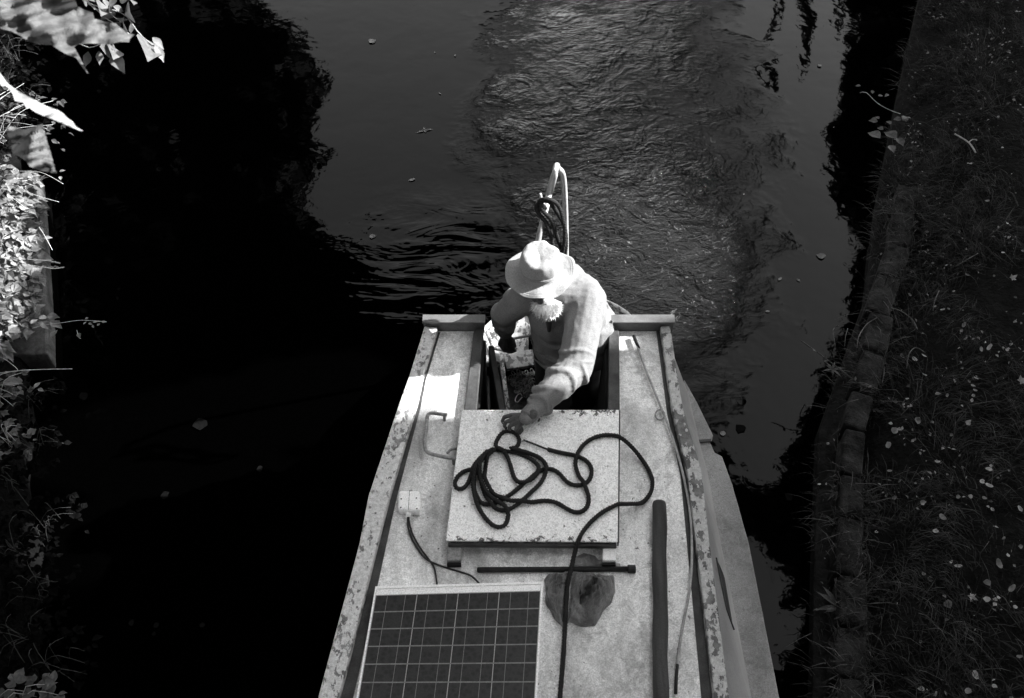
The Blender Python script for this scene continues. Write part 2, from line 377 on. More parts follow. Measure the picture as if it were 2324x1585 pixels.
# left coping wall
yw0, yw1 = U(110,805,.15).y, U(74,385,.15).y
b = MB(); pts = [(edge_x(LB, yw0), yw0)] + [p for p in LB if yw0 < p[1] < yw1] + [(edge_x(LB, yw1), yw1)]
pts = [(x, y) for x, y in pts]
out = [(x, y) for x, y in pts]; inn = [(x-.26, y) for x, y in pts]
b.prism(out + inn[::-1], -.5, .15)
o = b.build('canal_wall', MT['concrete']); bevel(o, .015)
tag(o, 'stained concrete canal wall edge under brambles on the left bank', 'wall')
# right coping stones (individual), lower brick wall in front of them
def along(yy, off): return (edge_x(RB, yy)+off, yy)
cop = [U(*cv(10,620,620),.36), U(*cv(9,650,1430),.36), U(*cv(9,640,1100),.36), U(*cv(9,720,900),.36), U(*cv(9,760,700),.36), U(*cv(8,960,1500),.36), U(*cv(8,1000,1000),.36)]
b = MB(); pts = [p for p in RB if -5 < p[1] < 14]; b.prism([(x-.01, y) for x, y in pts] + [(x+.13, y) for x, y in pts][::-1], -.4, .10)
o = b.build('brick_footing', MT['brick']); bevel(o, .01); tag(o, 'dark low brick footing at the waterline of the right bank', 'wall')
def coplinex(y):
    pr = [U(*cv(10,640,1600),.36), U(*cv(10,620,620),.36), U(*cv(9,640,1100),.36), U(*cv(9,730,820),.36), U(*cv(9,770,650),.36), U(*cv(9,830,300),.36), U(*cv(8,960,1500),.36), U(*cv(8,1010,1000),.36), U(*cv(8,1060,500),.36), U(*cv(8,1120,200),.36)]
    pr = [(p.x, p.y) for p in pr]; pr = [(pr[0][0], -3)] + pr + [(pr[-1][0]+2, 16)]
    return edge_x(pr, y)
y = 1.2; k = 0
stone_pos = []
while y < 5.3:
    L = ru(.26, .36); xm = coplinex(y+L/2); a = math.atan2(coplinex(y+L)-coplinex(y), L)
    b = MB(); b.box((xm+ru(-.012,.012), y+L/2, .215+ru(-.015,.015)-max(0, y-4.1)*.09), .14+ru(-.02,.03), L-.008, .2, -a+ru(-.06,.06))
    o = b.build('coping_stone', MT['stone']); bevel(o, .02, 3); stone_pos.append(xm)
    sub = o.modifiers.new('d', 'DISPLACE')
    tx = bpy.data.textures.get('stone') or bpy.data.textures.new('stone', 'CLOUDS'); tx.noise_scale = .1; sub.texture = tx; sub.strength = .015; sub.texture_coords = 'GLOBAL'
    tag(o, 'worn grey coping stone in the row half buried in grass on the right bank', 'stone', 'coping stones along the right bank')
    y += L; k += 1

# grass on the right bank, as one mass
def gz(o): 
    T = [(0,.05), (.1,.10), (.25,.14), (.45,.26), (.8,.34), (1.3,.38), (2,.42), (3,.45), (5,.5), (12,.7)]
    for (a, za), (c, zc) in zip(T, T[1:]):
        if a <= o <= c: return za+(zc-za)*(o-a)/(c-a)
    return .5
def grass_mass(N, mat, name, lmin, lmax, flatness, wide, density=None, seed=1):
    random.seed(seed); b = MB()
    for i in range(N):
        y = ru(.9, 9.2); off = ru(.03, 3.4) if rnd() < .7 else ru(.0, .75)
        x = edge_x(RB, y)+off; cxx = coplinex(y)
        dn = noise.noise((x*1.4, y*1.4, 0))
        dn += .6*noise.noise((x*5, y*5, 4))
        if dn < ru(-.5, .35): continue
        if abs(x-cxx) < .075 and rnd() < (.88 if x < cxx+.02 and 2.4 < y < 4.4 else .45): continue
        z = gz(off)-.01; L = ru(lmin, lmax)
        if abs(x-cxx) < .10 and y < 5.4: z = max(z, .305)

        # blades lie combed in swirls
        a = noise.noise((x*1.6, y*1.6, 7))*6 + ru(-1, 1)*(.8 if rnd() < .55 else 2.6) + pi*.85
        el = math.radians(ru(8, flatness)); w = ru(.6, 1.4)*wide
        d = Vector((math.cos(a)*math.cos(el), math.sin(a)*math.cos(el), math.sin(el))); s = Vector((-math.sin(a), math.cos(a), 0))*w
        p = Vector((x, y, z)); q = p+d*L*.55+Vector((0,0,L*.05)); e = q+Vector((d.x*L*.45, d.y*L*.45, -L*.12*rnd()))
        b.add([p-s, p+s, q+s*.8, q-s*.8, e], [(0,1,2,3), (3,2,4)])
    b.flat = True
    return tag(b.build(name, mat), kind='stuff')
grass_mass(60000, MT['grass'], 'grass', .05, .22, 60, .0022, seed=3)
grass_mass(8000, MT['grass_dry'], 'dry_grass', .08, .26, 45, .0016, seed=5)
bpy.data.objects['grass']['label'] = 'matted dark grass covering the right bank'; bpy.data.objects['dry_grass']['label'] = 'scattered pale dry grass stalks on the right bank'
bpy.data.objects['grass']['category'] = 'grass'; bpy.data.objects['dry_grass']['category'] = 'grass'
random.seed(11)

# ------------------------------------------------------------------ leaves
def leaf_geo(b, p, d, up, L, w, curl=.15, toothed=False, n=5):
    d = Vector(d).normalized(); up = Vector(up); s = d.cross(up); s = s.normalized() if s.length > 1e-4 else d.orthogonal().normalized(); u = s.cross(d).normalized()
    p = Vector(p); vs = [p]; prof = [0, .62, .95, 1.0, .72, .3]
    for i in range(1, n+1):
        t = i/(n+1); ww = w*.5*prof[min(i, 5)]*(1+(ru(-.12,.12) if toothed else 0)); c = p+d*L*t+u*(-curl*L*t*t)
        vs += [c-s*ww+u*ww*.35, c, c+s*ww+u*ww*.35]
    vs.append(p+d*L+u*(-curl*L)); fs = [(0,2,1), (0,3,2)]
    for i in range(n-1):
        a = 1+i*3; fs += [(a, a+1, a+4, a+3), (a+1, a+2, a+5, a+4)]
    a = 1+(n-1)*3; e = len(vs)-1; fs += [(a, a+1, e), (a+1, a+2, e)]
    b.add(vs, fs)
def rdir(zl=-1, zh=1):
    a = ru(0, 2*pi); z = ru(zl, zh); r = math.sqrt(max(0, 1-z*z)); return Vector((r*math.cos(a), r*math.sin(a), z))
def maple_poly(n=5, R=1.0):
    pts = []; lobes = [-.62, -.30, 0, .30, .62]
    seq = [(-.95,.25), (-.80,.62), (-.66,.42), (-.42,.9), (-.25,.50), (-.10,.78), (0,1.12), (.10,.78), (.25,.50), (.42,.9), (.66,.42), (.80,.62), (.95,.25)]
    return [(math.sin(a*pi*.92)*r*R*ru(.9,1.1), (math.cos(a*pi*.92)*r*.9+.15)*R) for a, r in seq] + [(0, -.02*R)]
def flat_leaf(name, p, size, mat, kind, rz, tilt=.15, label=None, cat='leaf', group=None, curl=.25):
    b = MB()
    if kind == 'maple': poly = maple_poly(R=size*.5)
    elif kind == 'oval': poly = [(math.cos(a)*size*.28*ru(.85,1.1), math.sin(a)*size*.5) for a in [2*pi*k/10 for k in range(10)]]
    else: poly = [(math.cos(a)*size*.45*ru(.6,1.15), math.sin(a)*size*.45*ru(.6,1.15)) for a in [2*pi*k/9 for k in range(9)]]
    tx, ty = ru(-tilt, tilt), ru(-tilt, tilt); ca, sa = math.cos(rz), math.sin(rz); vs = [(p[0], p[1], p[2]+.004)]
    for x, y in poly:
        X, Y = x*ca-y*sa, x*sa+y*ca; vs.append((p[0]+X, p[1]+Y, p[2]+.004+max(-.003, X*tx+Y*ty+curl*(x*x+y*y)/max(size, .01))))
    n = len(poly); b.add(vs, [(0, 1+i, 1+(i+1) % n) for i in range(n)]); b.flat = True
    o = b.build(name, mat); return tag(o, label, cat, group)

random.seed(51); b = MB()
for i in range(9500):
    y = ru(.9, 9); off = ru(.02, 3.3); x = edge_x(RB, y)+off
    if noise.noise((x*2.2, y*2.2, 11))+.5*noise.noise((x*6, y*6, 2)) < ru(-.2, .45): continue
    p = Vector((x, y, gz(off)+ru(.0, .06))); L = ru(.008, .032); a = ru(0, 6.3); leaf_geo(b, p, (math.cos(a), math.sin(a), ru(-.5,.5)), (ru(-.8,.8), ru(-.8,.8), 1), L, L*ru(.4,.9), .3, False, 2)
b.flat = True; o = tag(b.build('leaf_litter', MT['litter']), 'fine dim leaf litter and bits strewn over the right bank', 'litter', kind='stuff')
# floating leaves on the water
FG = 'leaves floating on the canal'
fl = [(845,95,.085,'torn',.3), (965,297,.13,'star',0), (935,409,.05,'oval',0), (845,537,.055,'torn',0), (1147,107,.05,'oval',.2), (998,213,.03,'oval',0), (1033,127,.03,'oval',0),
      (987,120,.018,'oval',0), (1862,582,.075,'torn',0), (1770,634,.04,'oval',0), (1812,637,.03,'oval',0), (1742,708,.03,'oval',0), (1640,985,.05,'torn',0), (1860,150,.05,'torn',0), (1688,442,.018,'oval',0), (1892,290,.016,'oval',0)]
for x, y, s, k, a in fl:
    p = U(x, y, .002)
    if k == 'star':
        b = MB()
        for an, L in ((.3,.07), (1.9,.05), (3.5,.09), (4.9,.03)): leaf_geo(b, (p.x, p.y, .006), (math.cos(an), math.sin(an), .05), (0,0,1), L, .018)
        tag(b.build('floating_leaf', MT['leaf_float']), 'narrow curled three-armed leaf floating on calm water left of the wash', 'leaf')
    else:
        flat_leaf('floating_leaf', p, s, MT['leaf_float'], k, ru(0, 6), .1, 'small pale fallen leaf floating on the open water', 'leaf', FG)
for x, y, s in ((455,965,.11), (590,1065,.05), (375,1125,.06), (1680,975,.08), (1790,1130,.07), (190,900,.08), (300,1415,.04), (355,1420,.04), (460,1420,.04), (350,1440,.03), (130,1500,.05)):
    flat_leaf('sunken_leaf', U(x, y, .001), s, MT['leaf_sunk'], 'torn', ru(0, 6), .05, 'faint dark leaf lying awash in the black water beside the boat', 'leaf', 'sunken leaves in the dark water')

# fallen leaves on the right bank
G2 = 'fallen leaves on the right bank'
fall = [(8,1665,80,.085),(8,1390,370,.02),(8,1510,372,.025),(8,1357,395,.02),(8,1580,215,.02),(8,1280,200,.02),(8,1262,595,.03),(8,1300,742,.035),(8,1650,650,.03),(8,1690,680,.04),(8,1150,690,.02),(8,1045,802,.025),(8,1035,850,.03),(8,1450,998,.02),(8,1365,1055,.075),(8,1060,1110,.022),(8,940,1218,.03),(8,1172,1315,.015),(8,1478,1300,.04),(8,985,1358,.03),(8,930,1345,.03),(8,1088,1500,.035),(8,1620,1450,.075),
 (9,1580,48,.03),(9,1348,192,.04),(9,1522,198,.02),(9,1635,215,.075),(9,1185,75,.05),(9,835,225,.03),(9,790,270,.02),(9,780,342,.02),(9,855,422,.03),(9,1228,410,.03),(9,1190,415,.035),(9,1138,395,.03),(9,1327,515,.045),(9,980,320,.035),(9,930,715,.04),(9,1070,712,.04),(9,1010,735,.05),(9,1075,835,.035),(9,820,760,.025),(9,1160,958,.04),(9,1220,968,.03),(9,1405,857,.035),(9,1385,905,.03),(9,1400,935,.03),(9,1388,970,.03),(9,1380,1000,.03),(9,1315,1035,.025),(9,1030,1132,.065),(9,1355,1145,.045),(9,960,990,.025),(9,840,1290,.045),(9,855,1150,.03),(9,1155,1395,.04),(9,848,1455,.03),(9,1440,672,.035),(9,1490,660,.05),(9,1605,675,.03),(9,1690,880,.09),(9,880,1200,.06),
 (10,655,272,.035),(10,682,240,.02),(10,828,280,.03),(10,878,295,.035),(10,1060,325,.045),(10,1025,288,.02),(10,1030,365,.025),(10,1190,420,.05),(10,1290,288,.03),(10,1370,285,.035),(10,1460,295,.03),(10,1445,190,.045),(10,1490,215,.05),(10,1490,110,.045),(10,578,458,.035),(10,500,447,.03),(10,762,513,.03),(10,1145,510,.04),(10,1510,370,.035),(10,1690,365,.05),(10,1693,610,.03),(10,1290,735,.045),(10,1245,708,.03),(10,1110,822,.045),(10,1068,785,.035),(10,682,815,.04),(10,665,650,.03),(10,565,833,.03),(10,1475,840,.05),(10,1368,925,.085),(10,1225,980,.06),(10,1475,950,.045),(10,1550,938,.03),(10,905,985,.03),(10,1635,880,.05),(10,1555,720,.06),(10,948,1138,.03),(10,725,1300,.10),(10,790,1380,.03),(10,935,1430,.025),(10,1400,1440,.05),(10,1525,1508,.035),(10,1355,1540,.045),(10,1050,1525,.04),(10,1660,1000,.03),(10,395,208,.03),(10,440,205,.02),(10,1050,1225,.03),(10,1685,1318,.035),(10,1612,665,.03)]
for n, x, y, s in fall:
    v = cv(n, x, y); p = U(v[0], v[1], .42); off = p.x-edge_x(RB, p.y); p = U(v[0], v[1], gz(max(off, .02))+.05)
    k = 'maple' if s > .07 else random.choice(['torn', 'oval', 'torn'])
    lab = 'small pale fallen leaf lying in the dark grass of the right bank'
    grp = G2
    if k == 'maple': lab = 'larger lobed fallen leaf lying on the grass of the right bank'; grp = 'larger lobed leaves on the right bank'
    flat_leaf('fallen_leaf', p, s*.9, MT['leaf_fallen'], k, ru(0, 6), .5, lab, 'leaf', grp, curl=.5)

# plants ------------------------------------------------------------
def plant(name, leaves, stems, mat, smat, label, cat='plant', group=None, loc=None):
    e = empty(name, loc, label, cat, group)
    if stems.v: stems.flat = True; stems.build('stem', smat, e, smooth=True)
    leaves.flat = True; leaves.build('foliage', mat, e, smooth=False); return e
def bush(name, cx, cy, z0, rx, ry, h, n, L, mat, label, smat='stem', seed=0, zl=.1):
    random.seed(seed); lv = MB(); st = MB()
    for i in range(n):
        a = ru(0, 2*pi); r = math.sqrt(rnd()); x = cx+rx*r*math.cos(a); y = cy+ry*r*math.sin(a)
        z = z0 + h*(1-r*r*.7)*ru(.3, 1); d = rdir(-.5, .3); sz = L*ru(.5, 1.3)
        up = Vector((ru(-.7,.7), ru(-.7,.7), 1))
        if rnd() < .5:                                # bramble: three leaflets
            for q in (-.9, 0, .9):
                dd = Vector((d.x*math.cos(q)-d.y*math.sin(q), d.x*math.sin(q)+d.y*math.cos(q), d.z))
                leaf_geo(lv, (x, y, z), dd, up, sz*(1 if q == 0 else .8), sz*.62, .25, True)
        else: leaf_geo(lv, (x, y, z), d, up, sz, sz*.65, .25, True)
        if i % 6 == 0:
            p0 = Vector((cx+ru(-.3,.3)*rx, cy+ru(-.3,.3)*ry, z0)); p1 = Vector((x, y, z))
            st.tube(spline([p0, (p0+p1)/2+Vector((0,0,.1)), p1], .05), .0022, 4)
    return plant(name, lv, st, MT[mat], MT[smat], label, loc=(cx, cy, z0))
def UL(x, y, z=.5): return U(*cv(7, x, y), z)
LBP = [((40,170), .55,.30,150,'dense bramble clump at the far end of the left bank', 1), ((60,330), .45,.35,230,'sunlit bramble leaves spilling over the middle of the left coping', 2), ((60,500),.45,.30,230,'bright ivy and bramble leaves on the left bank above the fine seed heads', 3),
       ((50,660),.40,.30,190,'broad pale leaves by the clean stretch of the left coping', 4), ((60,830),.42,.28,210,'lowest sunlit bramble clump on the left bank', 5)]
for (x, y), rx, ry, n, lab, sd in LBP:
    p = UL(x+8, y, .3); bush('bramble', p.x-.06, p.y, .18, rx*.50, ry, .30, int(n*1.0), .085, 'leaf_bright', lab, seed=sd)
p = UL(30, 1290, .4); bush('bramble', p.x-.05, p.y, .36, .20, .22, .12, 46, .05, 'leaf_shade', 'shaded weeds on the left bank below the bowed grass stem', seed=8)
p = UL(40, 1520, .3); bush('bramble', p.x, p.y, .25, .14, .16, .08, 26, .055, 'leaf_shade', 'small round-leaved weed at the left edge by the dark water', seed=9)
p = U(50, 1570, .35); bush('bramble', p.x, p.y, .25, .16, .12, .08, 22, .07, 'leaf_shade', 'dim broad leaf clump in the bottom left corner', seed=10)
for q_, (vx, vy) in enumerate([(20,1100),(60,1010),(30,1230),(80,1330),(40,1440),(110,1500),(100,1180),(60,905)]):
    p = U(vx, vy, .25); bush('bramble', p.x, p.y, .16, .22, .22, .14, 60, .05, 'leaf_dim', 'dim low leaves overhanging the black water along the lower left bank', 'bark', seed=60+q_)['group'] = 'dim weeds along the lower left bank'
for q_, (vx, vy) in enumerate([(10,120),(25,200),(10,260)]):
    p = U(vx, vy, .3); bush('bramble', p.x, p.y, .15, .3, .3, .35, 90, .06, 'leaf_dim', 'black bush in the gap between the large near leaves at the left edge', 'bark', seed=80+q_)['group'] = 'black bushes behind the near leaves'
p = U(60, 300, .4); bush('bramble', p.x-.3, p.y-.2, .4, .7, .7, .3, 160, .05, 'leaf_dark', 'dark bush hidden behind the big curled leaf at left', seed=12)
random.seed(21)
# sprigs that reach over the water from the left bank
def sprig(pts, leaves, label, z=.5, r=.0022, mat='leaf_bright', smat='stem_pale', L=.05):
    P = [U(*cv(7, x, y), z+dz) for x, y, dz in pts]; st = MB(); st.tube(spline(P, .02), r, 5); lv = MB()
    for x, y, l, a in leaves:
        p = U(*cv(7, x, y), z+.02); leaf_geo(lv, p-Vector((math.cos(a), math.sin(a), 0))*l/2, (math.cos(a), math.sin(a), ru(-.1,.1)), (ru(-.3,.3), ru(-.3,.3), 1), l, l*.6, .1, True)
    return plant('sprig', lv, st, MT[mat], MT[smat], label, cat='sprig', loc=P[0])
sprig([(180,910,0), (260,890,.02), (340,880,.03), (450,866,.04), (590,875,.03)], [(240,850,.06,.2), (295,845,.08,-.1), (255,895,.09,-.7), (310,890,.10,-.5), (165,935,.06,.5), (300,940,.07,1.3), (190,870,.06,1), (470,880,.03,1.2), (480,855,.025,.4), (500,885,.03,-.4), (525,875,.03,.3), (545,890,.025,.9), (575,875,.03,0), (515,900,.025,-1)], 'leafy twig with a brown tip reaching over the water from the left coping')
sprig([(150,530,0), (240,535,.02), (300,542,.03), (330,552,.03)], [(250+i*9, 533+ru(-6,6)+i*1.6, .022, ru(-1,1)) for i in range(10)], 'upper of two fine seed heads sticking out over the left water')
sprig([(150,560,0), (240,572,.02), (300,580,.03), (355,572,.03)], [(240+i*11, 572+ru(-6,6), .022, ru(-1,1)) for i in range(11)], 'lower of two fine seed heads sticking out over the left water')
sprig([(95,120,.0), (150,155,.04), (220,182,.05), (325,212,.03)], [(75,100,.09,.4), (20,125,.04,0)], 'long bare bowed stem crossing the top of the left coping')
sprig([(40,165,0), (90,205,.03), (145,250,.04)], [(150,215,.05,0), (190,210,.09,.1), (180,265,.07,-.6)], 'pale stalk lying across the upper left coping')
sprig([(215,350,0), (245,395,.03), (290,478,.02)], [(265,412,.06,.2)], 'short bent stalk hanging off the left coping')
sprig([(-20,1160,.0), (100,1145,.1), (230,1138,.12), (400,1135,.1)], [(-10,1155,.03,0)], 'long straight grass blade crossing the dark lower left bank', z=.6, r=.0026)
sprig([(-20,1060,.05), (40,1090,.06), (100,1145,.05), (30,1150,0)], [(0,1195,.04,.2), (75,1212,.12,-.1), (205,1222,.055,1.2), (225,1250,.04,-.3), (120,1265,.04,-.8)], 'small pale leaves on a thin stem below the left coping', z=.55, r=.0016)
sprig([(425,920,.0), (432,950,.01), (445,968,0)], [(437,950,.05,-1.2)], 'tiny bright curled leaf hanging above the black water at left', z=.3, r=.0015)
sprig([(110,42,.0), (230,50,.04), (350,112,.03)], [(335,80,.04,-1.2), (345,40,.04,.4)], 'thin curved stem under the lower big leaf at left', z=.6, r=.0018)

# right bank plants
def UR(n, x, y, z=.35): return U(*cv(n, x, y), z)
lv = MB(); st = MB()
for x, y, l in ((745,780,.07),(750,870,.11),(855,870,.115),(920,915,.09),(865,960,.08),(900,770,.06),(845,790,.05),(950,765,.07),(790,830,.05),(770,760,.04)):
    p = UR(8, x, y, .4); a = ru(0, 6); leaf_geo(lv, p-Vector((math.cos(a), math.sin(a), 0))*l/2, (math.cos(a), math.sin(a), 0), (.1,-.1,1), l, l*.85, .12, True)
st.tube(spline([UR(8,660,600,.4), UR(8,700,598,.45), UR(8,770,665,.42), UR(8,850,710,.4), UR(8,920,735,.36)], .03), .003, 5)
lv2 = [(740,605),(775,620),(665,555),(845,610)]
for x, y in lv2: p = UR(8, x, y, .4); leaf_geo(lv, p, rdir(-.2,.2), (0,0,1), .045, .03)
plant('bramble', lv, st, MT['leaf_shade'], MT['stem'], 'bramble with round toothed leaves hanging off the right bank', loc=UR(8,860,880,.3))
def rosette(n, x, y, k, L, lab, seed):
    random.seed(seed); lv = MB(); p = UR(n, x, y, .25)
    for i in range(k):
        a = 2*pi*i/k+ru(-.3,.3); leaf_geo(lv, p, (math.cos(a), math.sin(a), ru(.3,.7)), (0,0,1), L*ru(.6,1.3), L*.22, .35, False)
    plant('weed', lv, MB(), MT['leaf_weed'], MT['stem'], lab, loc=p)
rosette(10, 510, 250, 11, .075, 'star-shaped weed on the right bank above the single white petal', 31)
rosette(10, 520, 1000, 12, .12, 'largest star-shaped weed with strap leaves low on the right bank', 32)
rosette(10, 640, 1180, 7, .08, 'small drooping weed below the largest strap-leaved one', 33)
rosette(9, 480, 800, 7, .07, 'dim weed under the diagonal stem on the right bank', 34)
st = MB(); lv = MB(); P = spline([UR(9,280,615,.45), UR(9,400,700,.42), UR(9,520,790,.36), UR(9,660,890,.32), UR(9,750,900,.36)], .02); st.tube(P, .0035, 5)
for q in P[4::5]: leaf_geo(lv, q, rdir(-.3,.5), (0,0,1), .035, .014)
plant('sprig', lv, st, MT['leaf_shade'], MT['stem_dim'], 'long diagonal dead stem pointing over the water from the right bank', cat='sprig', loc=P[-1])
random.seed(40)
for i, (pts, lab) in enumerate([([(500,650),(485,560),(495,530),(520,517)], 'curled dry stalk with hooked tip leaning over the right water'), ([(560,650),(565,590),(580,535)], 'short upright dry stalk beside the hooked one'),
        ([(640,660),(650,590),(700,510),(770,465)], 'arched dry stalk above the first coping stones'), ([(960,790),(975,700),(1020,658),(1080,690)], 'thin hoop of bent grass in the middle of the right bank'),
        ([(860,400),(930,425),(1000,480),(1030,540)], 'pale flat blade arching on the right bank'), ([(1170,290),(1140,360),(1130,420)], 'dry stalk standing by the cluster of pale leaves'), ([(1420,50),(1350,90),(1280,130)], 'straight dry stalk near the upper right grass')]):
    st = MB(); Q = [UR(9, x, y, .42+.03*(k % 2)) for k, (x, y) in enumerate(pts)]; st.tube(spline(Q, .02), .003, 5)
    tag(st.build('dry_stalk', MT['grass_dry'], smooth=True), lab, 'stalk')
st = MB(); st.tube(spline([UR(8,1270,865,.45), UR(8,1360,920,.46), UR(8,1405,985,.45)], .02), .006, 6); st.tube(spline([UR(8,1360,920,.46), UR(8,1385,900,.47), UR(8,1415,905,.47)], .02), .004, 6)
tag(st.build('twig', MT['stem'], smooth=True), 'pale forked twig lying on the right bank grass', 'twig')

# ------------------------------------------------------------------ big near leaves and twig, upper left
def sheet(name, n, poly, s0, mat, label, cat='leaf', wave=.02, sag=0, seed=0, tilt=(0,0)):
    bm = bmesh.new(); vs = [bm.verts.new((x, y, 0)) for x, y in poly]; bm.faces.new(vs)
    bmesh.ops.triangulate(bm, faces=bm.faces[:])
    for _ in range(4): 
        es = [e for e in bm.edges if e.calc_length() > 38]
        if not es: break
        bmesh.ops.subdivide_edges(bm, edges=es, cuts=1, use_grid_fill=True); bmesh.ops.triangulate(bm, faces=bm.faces[:])
    for v in bm.verts:
        x, y = v.co.x, v.co.y
        s = s0 + wave*noise.noise((x*.006+seed, y*.006, 0)) + wave*.7*noise.noise((x*.004+y*.016+seed, 2, 0)) + tilt[0]*x/1000 + tilt[1]*y/1000
        v.co = D(*cv(n, x, y), s)
    c = sum((v.co for v in bm.verts), Vector())/len(bm.verts)
    for v in bm.verts: v.co -= c
    me = bpy.data.meshes.new(name); bm.to_mesh(me); bm.free(); me.materials.append(mat)
    for p in me.polygons: p.use_smooth = True
    o = bpy.data.objects.new(name, me); COL.objects.link(o); o.location = c; return tag(o, label, cat)
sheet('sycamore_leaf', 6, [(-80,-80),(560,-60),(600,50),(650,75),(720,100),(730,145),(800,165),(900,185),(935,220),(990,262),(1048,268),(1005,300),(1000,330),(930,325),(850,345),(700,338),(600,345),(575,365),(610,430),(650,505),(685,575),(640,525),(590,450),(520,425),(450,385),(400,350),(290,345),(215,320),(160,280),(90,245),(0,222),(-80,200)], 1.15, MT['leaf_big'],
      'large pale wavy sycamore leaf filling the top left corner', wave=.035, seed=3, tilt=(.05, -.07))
sheet('sycamore_leaf', 6, [(-60,500),(0,568),(60,650),(130,700),(200,740),(280,780),(350,820),(420,845),(480,872),(520,915),(560,942),(590,985),(645,1015),(605,1008),(560,970),(520,925),(460,908),(405,918),(370,890),(330,893),(270,865),(230,835),(205,838),(180,795),(115,782),(100,730),(75,690),(40,662),(20,668),(-60,600)], .95, MT['leaf_sunlit'],
      'sunlit white jagged leaf edge slanting down at left', wave=.015, seed=5, tilt=(.10, -.12))
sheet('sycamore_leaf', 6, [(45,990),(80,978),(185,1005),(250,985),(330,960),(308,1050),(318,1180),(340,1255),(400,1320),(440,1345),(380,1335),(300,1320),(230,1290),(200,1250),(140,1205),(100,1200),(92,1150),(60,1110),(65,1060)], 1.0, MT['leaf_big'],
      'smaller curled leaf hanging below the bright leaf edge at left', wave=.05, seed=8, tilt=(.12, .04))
tw = empty('elm_twig', D(*cv(6,700,0), 2.1), 'thin twig with small oval leaves hanging behind the big leaf at top left', 'twig')
st = MB()
def P6(x, y, s=2.1): return D(*cv(6, x, y), s)
st.tube(spline([P6(560,-60), P6(720,40), P6(880,80), P6(980,130), P6(1060,240), P6(1140,320), P6(1185,350)], .02), .0012, 5)
st.tube(spline([P6(720,40), P6(800,130), P6(900,190), P6(1000,265)], .02), .001, 5)
st.tube(spline([P6(600,330), P6(690,370), P6(760,350), P6(830,340), P6(880,400)], .02), .001, 5)
st.build('stem', MT['stem'], tw, smooth=True)
lv = MB()
camp = Vector((0,0,CAMZ))
for x, y, l, a in [(660,15,80,-40),(715,50,60,-20),(790,65,95,-80),(835,110,95,60),(820,25,70,-60),(860,35,70,80),(920,70,100,-25),(1000,100,75,15),(915,145,55,-10),(960,200,85,-70),(1015,225,85,-85),(900,195,70,-25),(1150,375,145,-75),(1235,415,150,-60),(1225,335,130,-45),(672,460,125,-100),(770,450,115,-85),(825,375,110,-15),(915,495,160,-52),(880,400,90,-70),(700,-10,80,-30),(960,-5,70,10),(1020,10,60,-30),(860,350,90,-5)]:
    an = math.radians(a); c = cv(6, x, y); k = l/3.17*.9296/2
    p0 = D(c[0]-math.cos(an)*k, c[1]+math.sin(an)*k, 2.1+ru(-.05,.05)); p1 = D(c[0]+math.cos(an)*k, c[1]-math.sin(an)*k, 2.1+ru(-.05,.05))
    nrm = (camp-p0).normalized()+SUN*.6+rdir()*.25; L = (p1-p0).length; leaf_geo(lv, p0, p1-p0, nrm, L, L*.52, .1, True, 5)
lv.flat = True; lv.build('foliage', MT['leaf_twig'], tw, smooth=True)

# ------------------------------------------------------------------ narrowboat
RZ = 1.15; GZ = .56
boat = empty('narrowboat', (0.1, 0, 0), 'white-roofed steel narrowboat with peeling paint moving out from the bridge', 'boat')
Lo = [(965,740),(931,851),(909,911),(838,1125),(817,1235),(742,1515),(724,1582)]
Li = [(993,743),(960,851),(947,911),(885,1119),(858,1225),(786,1515),(768,1582)]
Ri = [(1499,740),(1513,840),(1526,928),(1560,1069),(1580,1232),(1615,1525),(1621,1582)]
Ro = [(1520,740),(1534,840),(1549,928),(1591,1069),(1609,1232),(1646,1525),(1653,1582)]
def ext(L, z, xs):                      # to world, then run on under the bridge
    P = [U(x, y, z) for x, y in L]; P = [(p.x, p.y) for p in P]
    return P + [(xs, -7.5)]
wLo = ext(Lo, RZ+.045, -.92); wLi = ext(Li, RZ+.045, -.78); wRi = ext(Ri, RZ+.045, .80); wRo = ext(Ro, RZ+.045, .92)
yEnd = wLo[0][1]
hatchV = [(1048,930),(1405,930),(1402,1230),(1012,1227)]
HZ = RZ+.095
H = [U(x, y, HZ) for x, y in hatchV]
# opening edges
oL0 = U(1076,742,RZ); oL1 = U(1053,932,RZ); oR0 = U(1404,742,RZ); oR1 = U(1404,932,RZ)
yOpen = H[0].y - .15
oLf = oL1 + (oL1-oL0)*((oL1.y-yOpen)/(oL0.y-oL1.y)); oRf = oR1 + (oR1-oR0)*((oR1.y-yOpen)/(oR0.y-oR1.y))
def xat(L, y):
    L2 = sorted(L, key=lambda p: p[1]); return edge_x(L2, y)
b = MB()
cut = [p for p in wLo if p[1] > yOpen]; cutR = [p for p in wRo if p[1] > yOpen]
b.prism(cut + [(xat(wLo, yOpen), yOpen), (oLf.x, yOpen), (oL0.x, yEnd)], RZ-.03, RZ)
b.prism(cutR + [(xat(wRo, yOpen), yOpen), (oRf.x, yOpen), (oR0.x, yEnd)], RZ-.03, RZ)
b.prism([(xat(wLo, yOpen), yOpen)] + [p for p in wLo if p[1] < yOpen] + [p for p in wRo if p[1] < yOpen][::-1] + [(xat(wRo, yOpen), yOpen)], RZ-.03, RZ)
b.build('roof', MT['roof'], boat)
